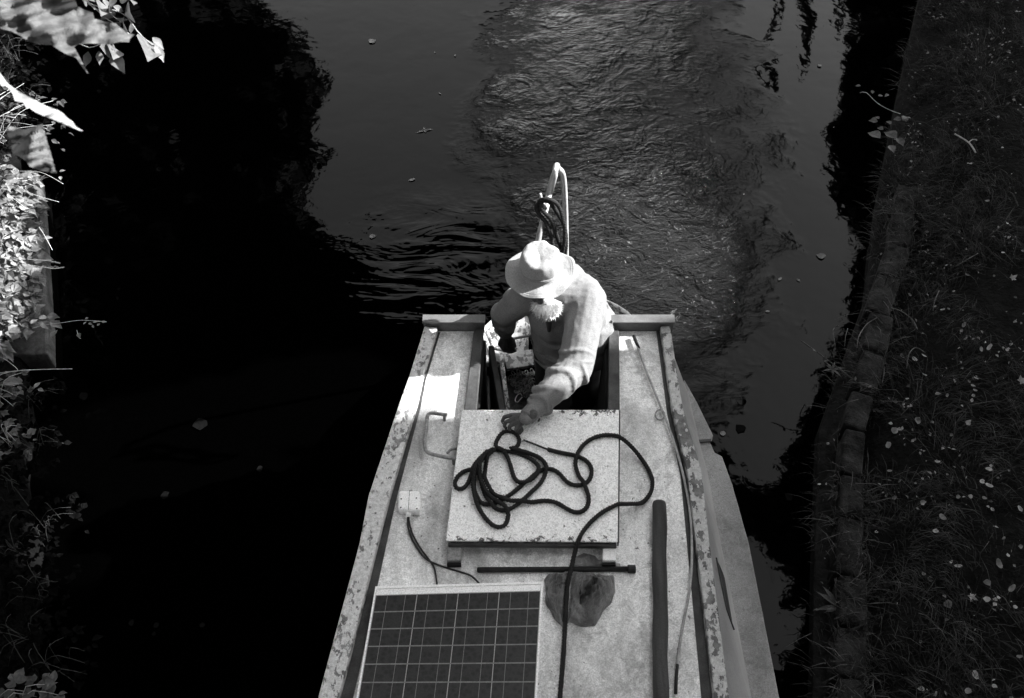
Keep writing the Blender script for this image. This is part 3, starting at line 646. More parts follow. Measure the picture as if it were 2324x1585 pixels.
def strip(name, A, B, z0, z1, mat, parent=boat, bev=.006):
    b = MB()
    for i in range(len(A)-1):
        q = [A[i], B[i], B[i+1], A[i+1]]; n = len(b.v)
    n = len(A); vs = [(p[0], p[1], z1) for p in A] + [(p[0], p[1], z1) for p in B] + [(p[0], p[1], z0) for p in A] + [(p[0], p[1], z0) for p in B]
    fs = []
    for i in range(n-1):
        fs += [(i, i+1, n+i+1, n+i), (2*n+i, 3*n+i, 3*n+i+1, 2*n+i+1), (i, 2*n+i, 2*n+i+1, i+1), (n+i, n+i+1, 3*n+i+1, 3*n+i)]
    fs += [(0, n, 3*n, 2*n), (n-1, 3*n-1, 4*n-1, 2*n-1)]
    b.add(vs, fs); o = b.build(name, mat, parent)
    if bev: bevel(o, bev)
    return o
strip('roof_rail', [(x-.004, y) for x, y in wLo], wLi, RZ-.05, RZ+.045, MT['rail'])
strip('roof_rail', wRi, [(x+.004, y) for x, y in wRo], RZ-.05, RZ+.045, MT['rail_right'])
# dark strip beside each rail, its shadow put in as colour
strip('rail_shadow', [(x+.001, y) for x, y in wLi], [(x+.012+.05*max(0, min(1, (3.0-y)/2)), y) for x, y in wLi], RZ-.01, RZ+.004, MT['dark_board'], bev=0)
strip('rail_shadow', [(x-.018-.035*max(0, min(1, (3.0-y)/2)), y) for x, y in wRi], [(x-.001, y) for x, y in wRi], RZ-.01, RZ+.004, MT['dark_board'], bev=0)
# end boards standing on the rear edge of the roof
def board(x0, x1, y, h=.072, t=.03):
    b = MB(); b.prism([(x0, y), (x1, y), (x1, y+t), (x0, y+t)], RZ-.02, RZ+h); b.prism([(x0-.004, y-.012), (x1+.004, y-.012), (x1+.004, y+t+.012), (x0-.004, y+t+.012)], RZ+h, RZ+h+.012)
    o = b.build('end_board', MT['board'], boat); return o
ybd = yEnd+.004
board(wLo[0][0]-.008, U(1100,742,RZ).x, ybd); board(U(1380,742,RZ).x, wRo[0][0]+.02, ybd)
# hatch runners on both sides of the opening
def runner(xa0, xb0, xa1, xb1, y0, y1, side):
    b = MB(); b.prism([(xa0, y0), (xb0, y0), (xb1, y1), (xa1, y1)], RZ+.001, RZ+.035)
    o = b.build('hatch_runner', MT['dark_board'], boat); bevel(o, .004)
    return o
rl = [U(1076,745,RZ+.035), U(1098,745,RZ+.035), U(1053,932,RZ+.035), U(1096,932,RZ+.035)]
def lerp_x(p, q, y): return p.x+(q.x-p.x)*(y-p.y)/(q.y-p.y)
e0 = U(1030,1260,RZ+.035).y
runner(rl[0].x, rl[1].x, lerp_x(rl[0], rl[2], e0+.12), lerp_x(rl[0], rl[2], e0+.12)+.075, rl[0].y-.01, e0+.12, 0)
rr_ = [U(1382,745,RZ+.035), U(1405,745,RZ+.035), U(1362,932,RZ+.035), U(1405,932,RZ+.035)]
b = MB(); b.prism([(rr_[0].x, rr_[0].y-.01), (rr_[1].x, rr_[0].y-.01), (rr_[3].x, H[1].y-.03), (rr_[3].x-.06, H[1].y-.03)], RZ+.001, RZ+.035)
o = b.build('hatch_runner', MT['dark_board'], boat); bevel(o, .004)
b = MB(); b.prism([(H[1].x-.09, H[1].y-.034), (H[1].x-.03, H[1].y-.034), (H[2].x-.03, e0+.12), (H[2].x-.09, e0+.12)], RZ+.001, RZ+.034); b.build('hatch_runner', MT['dark_board'], boat)
# pale end blocks of the runners below the hatch
for x0, x1, xs0, xs1, mt in ((1014,1046,1016,1048,'handle'), (1368,1398,1369,1399,'alu')):
    b = MB(); a0 = U(x0,1272,RZ+.05); a1 = U(x1,1272,RZ+.05); c0 = U(xs0,1225,RZ+.05); c1 = U(xs1,1225,RZ+.05)
    b.prism([a0, a1, c1, c0], RZ+.0015, RZ+.05); o = b.build('runner_end', MT[mt], boat); bevel(o, .004)
    b = MB(); b.prism([a0-Vector((0,.012,0)), a1-Vector((0,.012,0)), a1-Vector((0,.001,0)), a0-Vector((0,.001,0))], RZ+.0015, RZ+.03); b.build('runner_shadow', MT['inside'], o if False else boat)  # dark box put in for the shadow gap at the block's end
# sliding hatch
b = MB(); b.prism(H, HZ-.012, HZ); hatch = b.build('sliding_hatch', MT['hatch'], boat); bevel(hatch, .004)
b = MB(); hc = sum(H, Vector())/4
In = [hc+(p-hc)*.985 for p in H]; In2 = [hc+(p-hc)*.95 for p in H]
for i in range(4):
    j = (i+1) % 4; b.prism([In[i], In[j], In2[j], In2[i]], RZ+.036, HZ-.0125)
o = b.build('hatch_lip', MT['edge'], hatch)
b = MB(); fx = Vector((0, -.012, 0)); b.prism([H[3]+fx+Vector((.01,0,0)), H[2]+fx-Vector((.004,0,0)), H[2]-Vector((.004,.001,0)), H[3]+Vector((.01,-.001,0))], RZ+.052, HZ-.018)
b.prism([H[2]+Vector((.001,0,0)), H[2]+Vector((.007,0,0)), H[1]+Vector((.007,0,0)), H[1]+Vector((.001,0,0))], RZ+.052, HZ-.008)
b.build('hatch_dark_edge', MT['dark_board'], hatch)  # dark front edge, plus a painted dark line and shadow at right
# walls of the cabin: end wall with the doorway, sides, hull, gunwale
b = MB()
gi = [(1560,880),(1566,916),(1585,992),(1587,1003),(1595,1028),(1598,1038),(1612,1100),(1635,1232),(1697,1525),(1709,1582)]
go = [(1553,862),(1582,914),(1619,990),(1611,1003),(1622,1028),(1639,1037),(1662,1100),(1699,1232),(1757,1525),(1768,1582)]
wgi = ext(gi, GZ, 1.02); wgo = ext(go, GZ, 1.16)
def mirror_out(d): return [(xat(wLo, y)-d, y) for x, y in wLo]
# right cabin side as a sloping sheet
top = [(x, y) for x, y in wRo]; ysam = [p[1] for p in wRo]
gix = lambda y: (edge_x(sorted(wgi, key=lambda p: p[1]), y) if y < wgi[0][1] else xat(wRo, y)+.04)
A = [Vector((xat(wRo, y)-.004, y, RZ-.05)) for y in ysam]; Bq = [Vector((max(gix(y-.0), xat(wRo, y)+.02), y, GZ)) for y in ysam]
n = len(A); b.add(A+Bq, [(i, i+1, n+i+1, n+i) for i in range(n-1)]); b.build('cabin_side', MT['cabin_side'], boat)
b = MB(); A = [Vector((xat(wLo, y)+.004, y, RZ-.05)) for y in ysam]; Bq = [Vector((xat(wLo, y)-.03, y, GZ)) for y in ysam]
b.add(A+Bq, [(i, i+1, n+i+1, n+i) for i in range(n-1)]); b.build('cabin_side', MT['cabin_side'], boat)
# louvre / window recess on the right side
w0 = U(1648,1285,.80); w1 = U(1659,1400,.80); 
def side_pt(y, z, o=.006):
    a = Vector((xat(wRo, y)-.004, y, RZ-.05)); c = Vector((gix(y), y, GZ)); t = (RZ-.05-z)/(RZ-.05-GZ); p = a.lerp(c, t); nrm = Vector((a.z-c.z, 0, c.x-a.x)).normalized(); return p+nrm*o
b = MB(); ya, yb = U(1640,1280,.8).y, U(1660,1410,.8).y
q = [side_pt(ya,.74,.004), side_pt(ya-.03,.70,.004), side_pt(yb,.72,.004), side_pt(yb+.05,.80,.004), side_pt(ya,.86,.004)]; b.add(q, [(0,1,2,3,4)])
wf = b.build('side_window', MT['inside'], boat)
b = MB(); b.tube([side_pt(ya,.865), side_pt(yb+.05,.81), side_pt(yb-.01,.72)], .004, 6); b.build('window_frame', MT['dark_board'], wf)
# gunwale (side deck) right and left
strip('gunwale', [(x-.03, y) for x, y in wgi], wgo, GZ-.05, GZ+.004, MT['gunwale'])
yb_ = wLo[0][1]
strip('gunwale', [(xat(wLo, y)-.05, y) for y in ysam], [(xat(wLo, y)-.02, y) for y in ysam], GZ-.05, GZ, MT['gunwale'])
# dark box drawn in for the slot at the right gunwale's notch
b = MB(); p = U(1600,999,GZ+.02); b.box((p.x+.0, p.y, GZ+.006), .07, .016, .02, .1); b.build('gunwale_slot', MT['dark_board'], boat)
# hull
st_arc = [(-.47,3.3),(-.3,3.68),(-.16,3.86),(0,4.06),(.14,4.2),(.3,4.27),(.45,4.2),(.59,4.07),(.71,3.98),(.80,3.75),(.86,3.4)]
hull_poly = [(xat(wLo, y)-.20, y) for y in (-7.5, 0, 1.5, 2.5)] + [(-.62,3.0)] + st_arc + [(p[0]-.003, p[1]) for p in wgo]
hp = [(-.96,-7.5)] + [(xat(wLo, y)-.046, y) for y in (0,1.0,1.5,2.0,2.5,3.0)] + st_arc + [(p[0]-.006, p[1]) for p in wgo]
b = MB(); n = len(hp); b.add([(x, y, -.4) for x, y in hp]+[(x, y, GZ-.052) for x, y in hp], [(i, (i+1) % n, n+(i+1) % n, n+i) for i in range(n)]); b.build('hull', MT['hull'], boat)
# aft deck
xl, xr = -.16, .56
b = MB(); b.prism([(-.46,3.42),(-.3,3.68),(-.16,3.86),(0,4.06),(.14,4.2),(.3,4.27),(.45,4.2),(.59,4.07),(.71,3.98),(.80,3.75),(.84,3.42),(.60,3.42),(.60,3.80),(.10,3.80),(.10,3.60),(-.16,3.60),(-.16,3.42)], GZ-.05, GZ-.001)
o = b.build('aft_deck', MT['deck'], boat); bevel(o, .006)
b = MB(); arc = [(x, y, GZ+.01) for x, y in st_arc]; b.tube(spline(arc, .06), .014, 8); b.build('deck_edge', MT['rail'], boat, smooth=True)
# end wall either side of the doorway
b = MB(); b.prism([(wLo[0][0]-.02, yEnd-.02), (rl[0].x+.01, yEnd-.02), (rl[0].x+.01, yEnd), (wLo[0][0]-.02, yEnd)], GZ-.01, RZ-.031)
b.prism([(rr_[1].x-.01, yEnd-.02), (wRo[0][0]+.02, yEnd-.02), (wRo[0][0]+.02, yEnd), (rr_[1].x-.01, yEnd)], GZ-.01, RZ-.031); b.build('end_wall', MT['board'], boat)
# inner lining of the well
b = MB()
def wallseg(a, c, z0, z1, t=.02): 
    a = Vector((a[0], a[1])); c = Vector((c[0], c[1])); d = (c-a).normalized(); nn = Vector((-d.y, d.x))*t; b.prism([a, c, c+nn, a+nn], z0, z1)
wallseg((rl[1].x-.01, rl[0].y-.03), (lerp_x(rl[0], rl[2], 2.4)+.06, 2.4), .1, RZ-.032)
wallseg((rr_[3].x-.06, 2.4), (rr_[0].x-.0, rr_[0].y-.03), .1, RZ-.032)
wallseg((-.3, 2.4), (.6, 2.4), .1, RZ-.032)
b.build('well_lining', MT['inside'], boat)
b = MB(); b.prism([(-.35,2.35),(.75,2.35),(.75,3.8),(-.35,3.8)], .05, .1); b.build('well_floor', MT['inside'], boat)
b = MB(); s0 = .44; b.prism([(-.16,2.9),(.115,2.9),(.125,3.59),(-.16,3.59)], s0-.03, s0); st_ = b.build('step', MT['floor'], boat); bevel(st_, .006)
b = MB(); q0 = U(1134,800,.6); q1 = U(1155,925,.6)
b.prism([(q0.x-.004, q0.y), (q0.x+.02, q0.y), (q1.x+.02, q1.y-.15), (q1.x-.004, q1.y-.15)], .3, .6); b.build('step_side', MT['edge'], boat)
b = MB(); a0, a1, a2, a3 = U(1142,803,GZ+.04), U(1226,790,GZ+.04), U(1228,826,GZ+.04), U(1150,838,GZ+.04)
b.prism([a0, a1, a2, a3], GZ+.015, GZ+.04); o = b.build('deck_plate', MT['deck'], boat); bevel(o, .004)
b = MB(); b.tube([U(1150,772,GZ+.05), U(1222,758,GZ+.05)], .008, 8); b.build('deck_bar', MT['dark_board'], boat)
b = MB(); b.tube([U(1105,755,GZ+.03), U(1120,790,GZ+.03), U(1148,797,GZ+.03)], .012, 8); b.build('drain_pipe', MT['deck'], boat)
# open door folded against the left side
b = MB(); p0 = U(1108,785,RZ-.02); p1 = U(1133,926,RZ-.02); d = (p1-p0).normalized(); p1 = p1+d*.2; nn = Vector((-d.y, d.x, 0))*.03
b.prism([p0, p1, p1+nn, p0+nn], .45, RZ-.02); dr = b.build('cabin_door', MT['dark_board'], boat); bevel(dr, .004)
b = MB(); q = p0.lerp(p1, .25); b.box((q.x+.02, q.y, .85), .02, .05, .09); b.build('door_latch', MT['steel'], dr)
# tiller
AP = U(1265,374,1.78)
tl = [(.33,4.10,.5), (.325,4.11,.9), (.305,4.10,1.3), (.28,4.08,1.6), (AP.x+.005, AP.y+.03, 1.73), (AP.x-.004, AP.y-.0, 1.775), (AP.x-.018, AP.y-.06, 1.755)]
b = MB(); P = spline(tl, .02); b.tube(P, .0155, 12); b.ball((.33,4.10,.52), (.05,.05,.03)); tiller = b.build('tiller', MT['tiller'], boat, smooth=True)
hd0 = Vector((AP.x-.018, AP.y-.06, 1.755)); hd1 = U(*cv(1,850,425),1.62); hd2 = U(*cv(1,762,800),1.42); hd3 = hd2+(hd2-hd1).normalized()*.10
b = MB(); b.tube([hd0+(hd0-hd1).normalized()*.05, hd0, hd1], [.012,.019,.019], 12); b.build('tiller_bar', MT['tiller'], tiller, smooth=True)
b = MB(); b.tube([hd1, hd2, hd3], .0165, 12); b.build('tiller_grip', MT['tiller_grip'], tiller, smooth=True)
b = MB(); b.tube(spline([U(*cv(1,770,430),1.66), U(*cv(1,785,500),1.62), U(*cv(1,825,570),1.58)], .01), [.006]*1+[.009]*(len(spline([U(*cv(1,770,430),1.66), U(*cv(1,785,500),1.62), U(*cv(1,825,570),1.58)], .01))-1), 8); b.build('tiller_pin', MT['tiller'], tiller, smooth=True)
# roof fittings
def c3(x, y, z): return U(*cv(3, x, y), z)
hz = RZ+.05
b = MB(); P = spline([c3(555,97,hz), c3(500,90,hz), c3(450,84,hz), c3(425,92,hz), c3(413,125,hz), c3(409,200,hz), c3(397,262,hz), c3(400,330,hz), c3(412,356,hz), c3(440,372,hz), c3(520,392,hz), c3(600,405,hz), c3(640,408,hz)], .012); b.tube(P, .0095, 10)
for q in (c3(535,95,hz), c3(600,405,hz)): b.tube([q, (q.x, q.y, RZ)], .008, 8)
gh = b.build('grab_handle', MT['handle'], boat, smooth=True)
b = MB(); P = spline([c3(556,372,RZ+.03), c3(568,356,RZ+.035), c3(590,340,RZ+.035), c3(625,338,RZ+.035)], .01); b.tube(P, .007, 8); b.build('hook', MT['handle'], boat, smooth=True)
b = MB(); P = [c3(2050+45*math.cos(a), 100+50*math.sin(a), RZ+.012) for a in [2*pi*k/14 for k in range(15)]]
P = [U(*cv(2, 1845+34*math.cos(a), 945+38*math.sin(a)), RZ+.012) for a in [2*pi*k/14 for k in range(15)]]; b.tube(P, .004, 6); b.build('roof_ring', MT['handle'], boat, smooth=True)
# junction box
jz = RZ+.055; jb = [c3(213,632,jz), c3(362,632,jz), c3(364,778,jz), c3(205,765,jz)]
b = MB(); b.prism(jb, RZ+.002, jz); box_ = b.build('junction_box', MT['white_plastic'], boat); bevel(box_, .012, 3)
b = MB(); m0 = jb[0].lerp(jb[1], .52); m1 = jb[3].lerp(jb[2], .48)
b.prism([m0+Vector((-.001,0,0)), m0+Vector((.001,0,0)), m1+Vector((.001,0,0)), m1+Vector((-.001,0,0))], jz, jz+.0008)
for u_, v_ in ((.14,.45),(.84,.38),(.14,.9),(.86,.9)):
    q = jb[0].lerp(jb[1], u_).lerp(jb[3].lerp(jb[2], u_), v_); b.ball((q.x, q.y, jz), (.004,.004,.0015), 8, 4)
b.build('box_lid_screws', MT['cable'], box_)
b = MB(); b.tube([c3(282,770,RZ+.025), c3(281,800,RZ+.024), c3(280,822,RZ+.022)], [.014,.014,.009], 12); b.build('cable_gland', MT['white_plastic'], box_, smooth=True)
b = MB(); b.tube(spline([c3(280,820,RZ+.022), c3(277,870,RZ+.014), c3(300,960,RZ+.006), c3(350,1050,RZ+.006), c3(410,1120,RZ+.006), c3(520,1170,RZ+.006), c3(650,1210,RZ+.006), c3(730,1240,RZ+.010), c3(800,1310,RZ+.02)], .015), .0045, 8)
b.tube(spline([c3(284,820,RZ+.02), c3(292,880,RZ+.012), c3(320,960,RZ+.006), c3(370,1045,RZ+.006), c3(430,1125,RZ+.006), c3(468,1190,RZ+.006), c3(485,1300,RZ+.012)], .015), .0042, 8)
b.build('cable', MT['cable'], box_, smooth=True)
# thin seam lines across the roof sheets
b = MB()
for vy in (1600,):
    pass

# ------------------------------------------------------------------ solar panel
PZ = RZ+.055
tlp, trp, blp, brp = U(852,1331,PZ), U(1233,1320,PZ), U(809,1582,PZ), U(1219,1582,PZ)
K = 3.2
blp = tlp+(blp-tlp)*K; brp = trp+(brp-trp)*K
pan = empty('solar_panel', (tlp+brp)/2-Vector((0,0,.05)), 'dark solar panel with thin aluminium frame lying on the boat roof', 'solar panel')
def PP(u, v, z=0):       # u across 0..1, v down in units of the visible strip
    a = tlp.lerp(trp, u); c = blp.lerp(brp, u); return a.lerp(c, v/K)+Vector((0,0,z))
b = MB()
def pbar(u0, v0, u1, v1, z0, z1): b.prism([PP(u0,v0), PP(u1,v0), PP(u1,v1), PP(u0,v1)], PZ+z0, PZ+z1)
pbar(0, 0, 1, .022, -.045, 0); pbar(0, K-.03, 1, K, -.045, 0); pbar(0, .022, .010, K-.03, -.045, 0); pbar(.988, .022, 1, K-.03, -.045, 0)
o = b.build('frame', MT['alu'], pan)
b = MB(); pbar(.010, .022, .988, K-.03, -.008, -.005); b.build('backsheet', MT['backsheet'], pan)
b = MB(); pbar(.012, .024, .986, .080, -.0048, -.004); b.build('top_margin', MT['alu'], pan)
cu = [(450,545,697,790,875,1033,1120,1210,1370,1460,1550,1710,1800)]
b = MB(); vrow0 = .085; dv = .158; ncol = 4
us = [.012 + (.986-.012)*k/4 for k in range(5)]
rows = []; v = vrow0
while v+dv < K-.05: rows.append((v, v+dv)); v += dv
for (v0, v1) in rows:
    for k in range(4): pbar(us[k]+.0024, v0+.0035, us[k+1]-.0024, v1-.0035, -.0045, -.0035)
b.build('solar_cells', MT['cell'], pan)
b = MB()
for k in range(4):
    for q in (.28, .72):
        u_ = us[k]+(us[k+1]-us[k])*q; pbar(u_-.0016, vrow0, u_+.0016, rows[-1][1], -.0034, -.0030)
b.build('busbars', MT['cellline'], pan)
b = MB()
for (v0, v1) in rows[1:]: pbar(.014, v0-.0055, .984, v0+.0055, -.0034, -.0029)
b.build('row_gaps', MT['cellline'], pan)

# ------------------------------------------------------------------ rope on the hatch
def base_z(x, y):
    # hatch top inside its outline, roof outside, with a short sag between
    if inside(x, y, [(p.x, p.y) for p in H]): return HZ
    dmin = 9
    for i in range(4):
        a, c = H[i], H[(i+1) % 4]; ab = Vector((c.x-a.x, c.y-a.y)); t = max(0, min(1, ((x-a.x)*ab.x+(y-a.y)*ab.y)/ab.length_squared))
        dmin = min(dmin, math.hypot(x-a.x-ab.x*t, y-a.y-ab.y*t))
    return RZ + (HZ-RZ)*max(0, 1-dmin/.12)
rp = [(1112,290),(1180,315),(1270,350),(1370,375),(1470,395),(1535,425),(1572,470),(1580,520),(1560,570),(1520,598),(1460,604),(1405,580),(1355,525),(1310,494),(1265,488),(1215,502),(1150,550),(1085,605),
      (1010,665),(940,708),(865,738),(800,728),(762,670),(745,600),(755,510),(785,430),(840,372),(905,352),(990,365),(1080,385),(1160,425),(1205,480),(1185,545),(1120,592),(1065,590),(1030,545),(1008,470),(985,410),(955,370),(905,345),
      (905,300),(940,240),(990,220),(1045,240),(1068,290),(1045,340),(1010,352),(1080,372),(1190,398),(1245,445),(1258,505),(1220,585),(1150,655),(1080,720),(1010,768),(950,782),(890,765),(850,715),(815,640),(795,570),(775,520),
      (735,500),(675,508),(628,548),(612,600),(640,632),(688,612),(722,560),(760,470),(820,400),(890,365),(820,430),(770,500),(745,570),(745,650),(765,730),(810,812),(865,875),(918,900),(970,880),(990,820),(968,762),(915,730),(860,690),(815,620),(790,545),(800,460),(850,400),(830,480),(822,560),(850,620),
      (880,665),(950,705),(1050,725),(1150,725),(1250,713),(1330,728),(1400,768),(1460,795),(1520,785),(1555,740),(1558,680),(1525,600),(1485,530),(1466,450),(1482,385),(1520,320),(1590,270),(1680,248),(1780,258),(1870,290),(1950,350),(2000,425),(2028,510),(2010,590),(1950,660),(1850,705),(1750,745),(1650,800),(1560,880),(1500,965),(1465,1055),(1445,1130),(1435,1190)]
R0 = .0108
path = [c3(x, y, HZ) for x, y in rp]
extra = [U(*cv(4, x, y), RZ+.03) for x, y in ((2030,510),(2010,600),(1998,760),(1990,960),(1975,1200),(1950,1500))]
extra.append(extra[-1]+(extra[-1]-extra[-2])*3)
path += extra
S = spline(path, .012)
SV = [(p.x, p.y) for p in S]; zz = []
import itertools
grid = {}
bar_y = U(*cv(3,1200,1192),RZ+.02).y
BAGV = [(1236,1300),(1300,1290),(1398,1296),(1392,1370),(1340,1425),(1290,1420),(1245,1380)]
bagpoly = [(U(x, y, RZ).x, U(x, y, RZ).y) for x, y in BAGV]
for i, p in enumerate(S):
    z = base_z(p.x, p.y)+R0
    if p.y < H[2].y-.02:
        if abs(p.y-bar_y) < .05: z = max(z, RZ+.026+.03*(1-abs(p.y-bar_y)/.05)+R0*.5)
        if inside(p.x, p.y, bagpoly): z = max(z, RZ+.040)
    gx, gy = int(p.x//.03), int(p.y//.03)
    for ax in (-1,0,1):
        for ay in (-1,0,1):
            for (j, q, zq) in grid.get((gx+ax, gy+ay), ()):
                if i-j > 6:
                    dd = math.hypot(q.x-p.x, q.y-p.y)
                    if dd < R0*1.9: z = max(z, min(zq + math.sqrt(max(0, (1.9*R0)**2-dd*dd)), HZ+R0*6.5))
    zz.append(z); grid.setdefault((gx, gy), []).append((i, p, z))
for _ in range(4): zz = [zz[0]] + [max(zz[i], (zz[i-1]+zz[i]*1.0+zz[i+1])/3) if _ < 2 else (zz[i-1]+2*zz[i]+zz[i+1])/4 for i in range(1, len(zz)-1)] + [zz[-1]]
S = [Vector((p.x, p.y, z)) for p, z in zip(S, zz)]
def rope_mesh(b, S, R, pitch=.042, taper=True):
    S = [Vector(p) for p in S]; S2 = [S[0]]
    for p in S[1:]:
        if (p-S2[-1]).length > .0045: 
            d = (p-S2[-1]).length; k = max(1, int(d/.0065)); a = S2[-1]
            for j in range(1, k+1): S2.append(a.lerp(p, j/k))
    m = len(S2); L = 0; strands = [[], [], []]; up = Vector((0,0,1))
    for i in range(m):
        t = S2[min(i+1, m-1)]-S2[max(i-1, 0)]; t = t.normalized() if t.length > 1e-9 else Vector((1,0,0))
        s = t.cross(up); s = s.normalized() if s.length > 1e-3 else Vector((1,0,0)); u = s.cross(t)
        if i: L += (S2[i]-S2[i-1]).length
        for k in range(3):
            an = 2*pi*(L/pitch + k/3); strands[k].append(S2[i] + (s*math.cos(an)+u*math.sin(an))*R*.50)
    for k in range(3): b.tube(strands[k], R*.58, 6)
b = MB(); tipn = 9
rope_mesh(b, S[tipn:], R0)
rope_mesh(b, S[:tipn+2], R0*.5, .02)
random.seed(3)
for i in range(9): b.tube([S[0], S[0]+Vector((-ru(.005,.015), ru(-.006,.012), ru(-.004,.004)))], .0012, 4)
tag(b.build('mooring_rope', MT['rope'], smooth=True), 'long black mooring rope heaped in loose coils on the white hatch', 'rope')
# rope looped over the tiller
b = MB()
def c1(x, y, z): return U(*cv(1, x, y), z)
loopA = [c1(955,960,1.33), c1(975,880,1.42), c1(985,760,1.50), c1(965,640,1.56), c1(930,540,1.61), c1(870,490,1.655), c1(810,480,1.665), c1(765,500,1.64), c1(745,560,1.60), c1(770,620,1.57), c1(820,680,1.53), c1(850,760,1.49), c1(870,830,1.44), c1(880,900,1.38)]
loopB = [c1(985,950,1.33), c1(995,860,1.40), c1(985,740,1.46), c1(950,650,1.50), c1(920,600,1.54), c1(880,540,1.60), c1(850,505,1.63), c1(800,495,1.64), c1(775,530,1.63), c1(800,590,1.59), c1(860,650,1.55), c1(895,740,1.50), c1(925,830,1.42), c1(950,900,1.36)]
rope_mesh(b, spline(loopA, .012), R0*1.08); rope_mesh(b, spline(loopB, .012), R0*1.08)
rope_mesh(b, spline([c1(740,500,1.60), c1(735,560,1.58), c1(760,610,1.55), c1(790,640,1.52), c1(835,720,1.47), c1(880,800,1.42)], .012), R0*.95)
tag(b.build('tiller_rope', MT['rope'], smooth=True), 'black rope looped in a bight over the white tiller', 'rope')

# ------------------------------------------------------------------ bar, pole, rod, bag, chain
e = empty('iron_bar', c3(1300,1192,RZ), 'straight black iron bar lying across the roof in front of the hatch', 'bar')
b = MB(); z = RZ+.014; b.tube([c3(768,1196,z), c3(775,1196,z), c3(1850,1190,z)], [.008,.0125,.0125], 14); b.build('shaft', MT['steel_bar'], e, smooth=True)
b = MB(); b.tube([c3(1838,1190,z+.004), c3(1893,1190,z+.004)], .019, 14); o = b.build('collar', MT['steel_bar'], e); bevel(o, .003)
P0 = U(1496,1141,RZ+.034); P1 = U(1500,1585,RZ+.034); P2 = P0+(P1-P0)*1.9
b = MB(); dd = (P2-P0).normalized(); NP = 26
pts = [P0-dd*.006, P0, P0+dd*.012] + [P0.lerp(P2, k/NP)+Vector((.002*math.sin(k), 0, 0)) for k in range(1, NP+1)]
b.tube(pts, [.018,.029,.0325]+[.033+.0015*math.sin(k*1.7) for k in range(NP)], 20)
tag(b.build('wooden_pole', MT['pole'], smooth=True), 'thick dark wooden pole lying lengthwise on the right of the roof', 'pole')
def c2(x, y, z): return U(*cv(2, x, y), z)
def c5(x, y, z): return U(*cv(5, x, y), z)
z = RZ+.022
rod = [c2(1668,400,z), c2(1700,500,z), c2(1755,650,z), c2(1840,860,z), c2(1890,985,z), c2(1930,1090,z), c2(1980,1250,z), c2(2020,1400,z), c5(1062,80,z), c5(1092,240,z), c5(1108,400,z), c5(1112,560,z), c5(1108,700,z), c5(1092,850,z), c5(1055,1040,z), c5(1025,1220,z), c5(1008,1360,z)]
e = empty('bent_rod', rod[0]-Vector((0,0,.02)), 'long thin springy rod bent along the right roof rail', 'rod')
b = MB(); b.tube(spline(rod, .03), .0062, 8); b.build('shaft', MT['rod'], e, smooth=True)
b = MB(); b.tube([rod[0]+Vector((-.01,.035,0)), rod[0]+Vector((-.004,.01,0)), c2(1690,455,z)], [.008,.009,.0075], 10); b.build('tip_ferrule', MT['steel_bar'], e, smooth=True)
b = MB(); b.tube([c5(1010,1350,z), c5(1002,1440,z), c5(998,1555,z)], [.0068,.0072,.0075], 8); b.build('rubber_end', MT['cable'], e, smooth=True)
# plastic bag
ra_, rb_ = extra[0], extra[3]; RX = (ra_.x, ra_.y, rb_.x, rb_.y)
def bagmesh(name, outline, hmax, seed, mat, label=None, parent=None, res=46):
    P = [(U(x, y, RZ).x, U(x, y, RZ).y) for x, y in outline]
    random.seed(seed*7+1); FD = [(math.cos(t), math.sin(t), fr, ru(0,2), 1.6/math.sqrt(fr)) for t, fr in [(ru(-.5,.5), 13), (ru(-.9,.9), 21), (ru(-.7,.7), 33), (ru(0,pi), 17), (ru(0,pi), 46), (ru(0,pi), 66)]]
    cxm = sum(p[0] for p in P)/len(P); cym = sum(p[1] for p in P)/len(P)
    b = MB(); NA = 110; NR = 36
    def rad(a):
        best = 0; dx, dy = math.cos(a), math.sin(a)
        for (x0, y0), (x1, y1) in zip(P, P[1:]+P[:1]):
            ex, ey = x1-x0, y1-y0; den = dx*ey-dy*ex
            if abs(den) < 1e-9: continue
            t = ((x0-cxm)*ey-(y0-cym)*ex)/den; s = ((x0-cxm)*dy-(y0-cym)*dx)/den
            if t > 0 and -1e-6 <= s <= 1+1e-6: best = max(best, t)
        return best
    vs = [(cxm, cym, RZ+hmax)]
    for j in range(1, NR+1):
        r = j/NR
        for i in range(NA):
            a = 2*pi*i/NA; R = rad(a)*r; x = cxm+math.cos(a)*R; y = cym+math.sin(a)*R
            wx = x+.012*noise.noise((x*20, y*20, seed)); wy = y+.012*noise.noise((x*20, y*20, seed+9)); f = 0
            for (ca_, sa_, fr, ph, am) in FD: t_ = (wx*ca_+wy*sa_)*fr+ph; f += am*abs((t_ % 2)-1)
            z = hmax*min(1, 2.2*(1-r))**.7*(.10+f*.8)
            rd = abs(x-(RX[0]+(RX[2]-RX[0])*(y-RX[1])/(RX[3]-RX[1]))); z = min(z, .022+max(0, rd-.010)*1.3)
            k = 1+.05*noise.noise((a*3, seed, r*2)); vs.append((cxm+math.cos(a)*R*k, cym+math.sin(a)*R*k, RZ+max(.003, z)))
    fs = [(0, 1+i, 1+(i+1) % NA) for i in range(NA)] + [(1+(j-1)*NA+i, 1+j*NA+i, 1+j*NA+(i+1) % NA, 1+(j-1)*NA+(i+1) % NA) for j in range(1, NR) for i in range(NA)]
    b.add(vs, fs); o = b.build(name, mat, parent, smooth=False); return o
bagmesh_o = bagmesh('plastic_bag', [(1236,1318),(1245,1305),(1290,1300),(1330,1304),(1395,1308),(1396,1345),(1388,1368),(1372,1385),(1350,1422),(1318,1424),(1292,1412),(1280,1424),(1262,1412),(1240,1375)], .125, 3, MT['bag'])
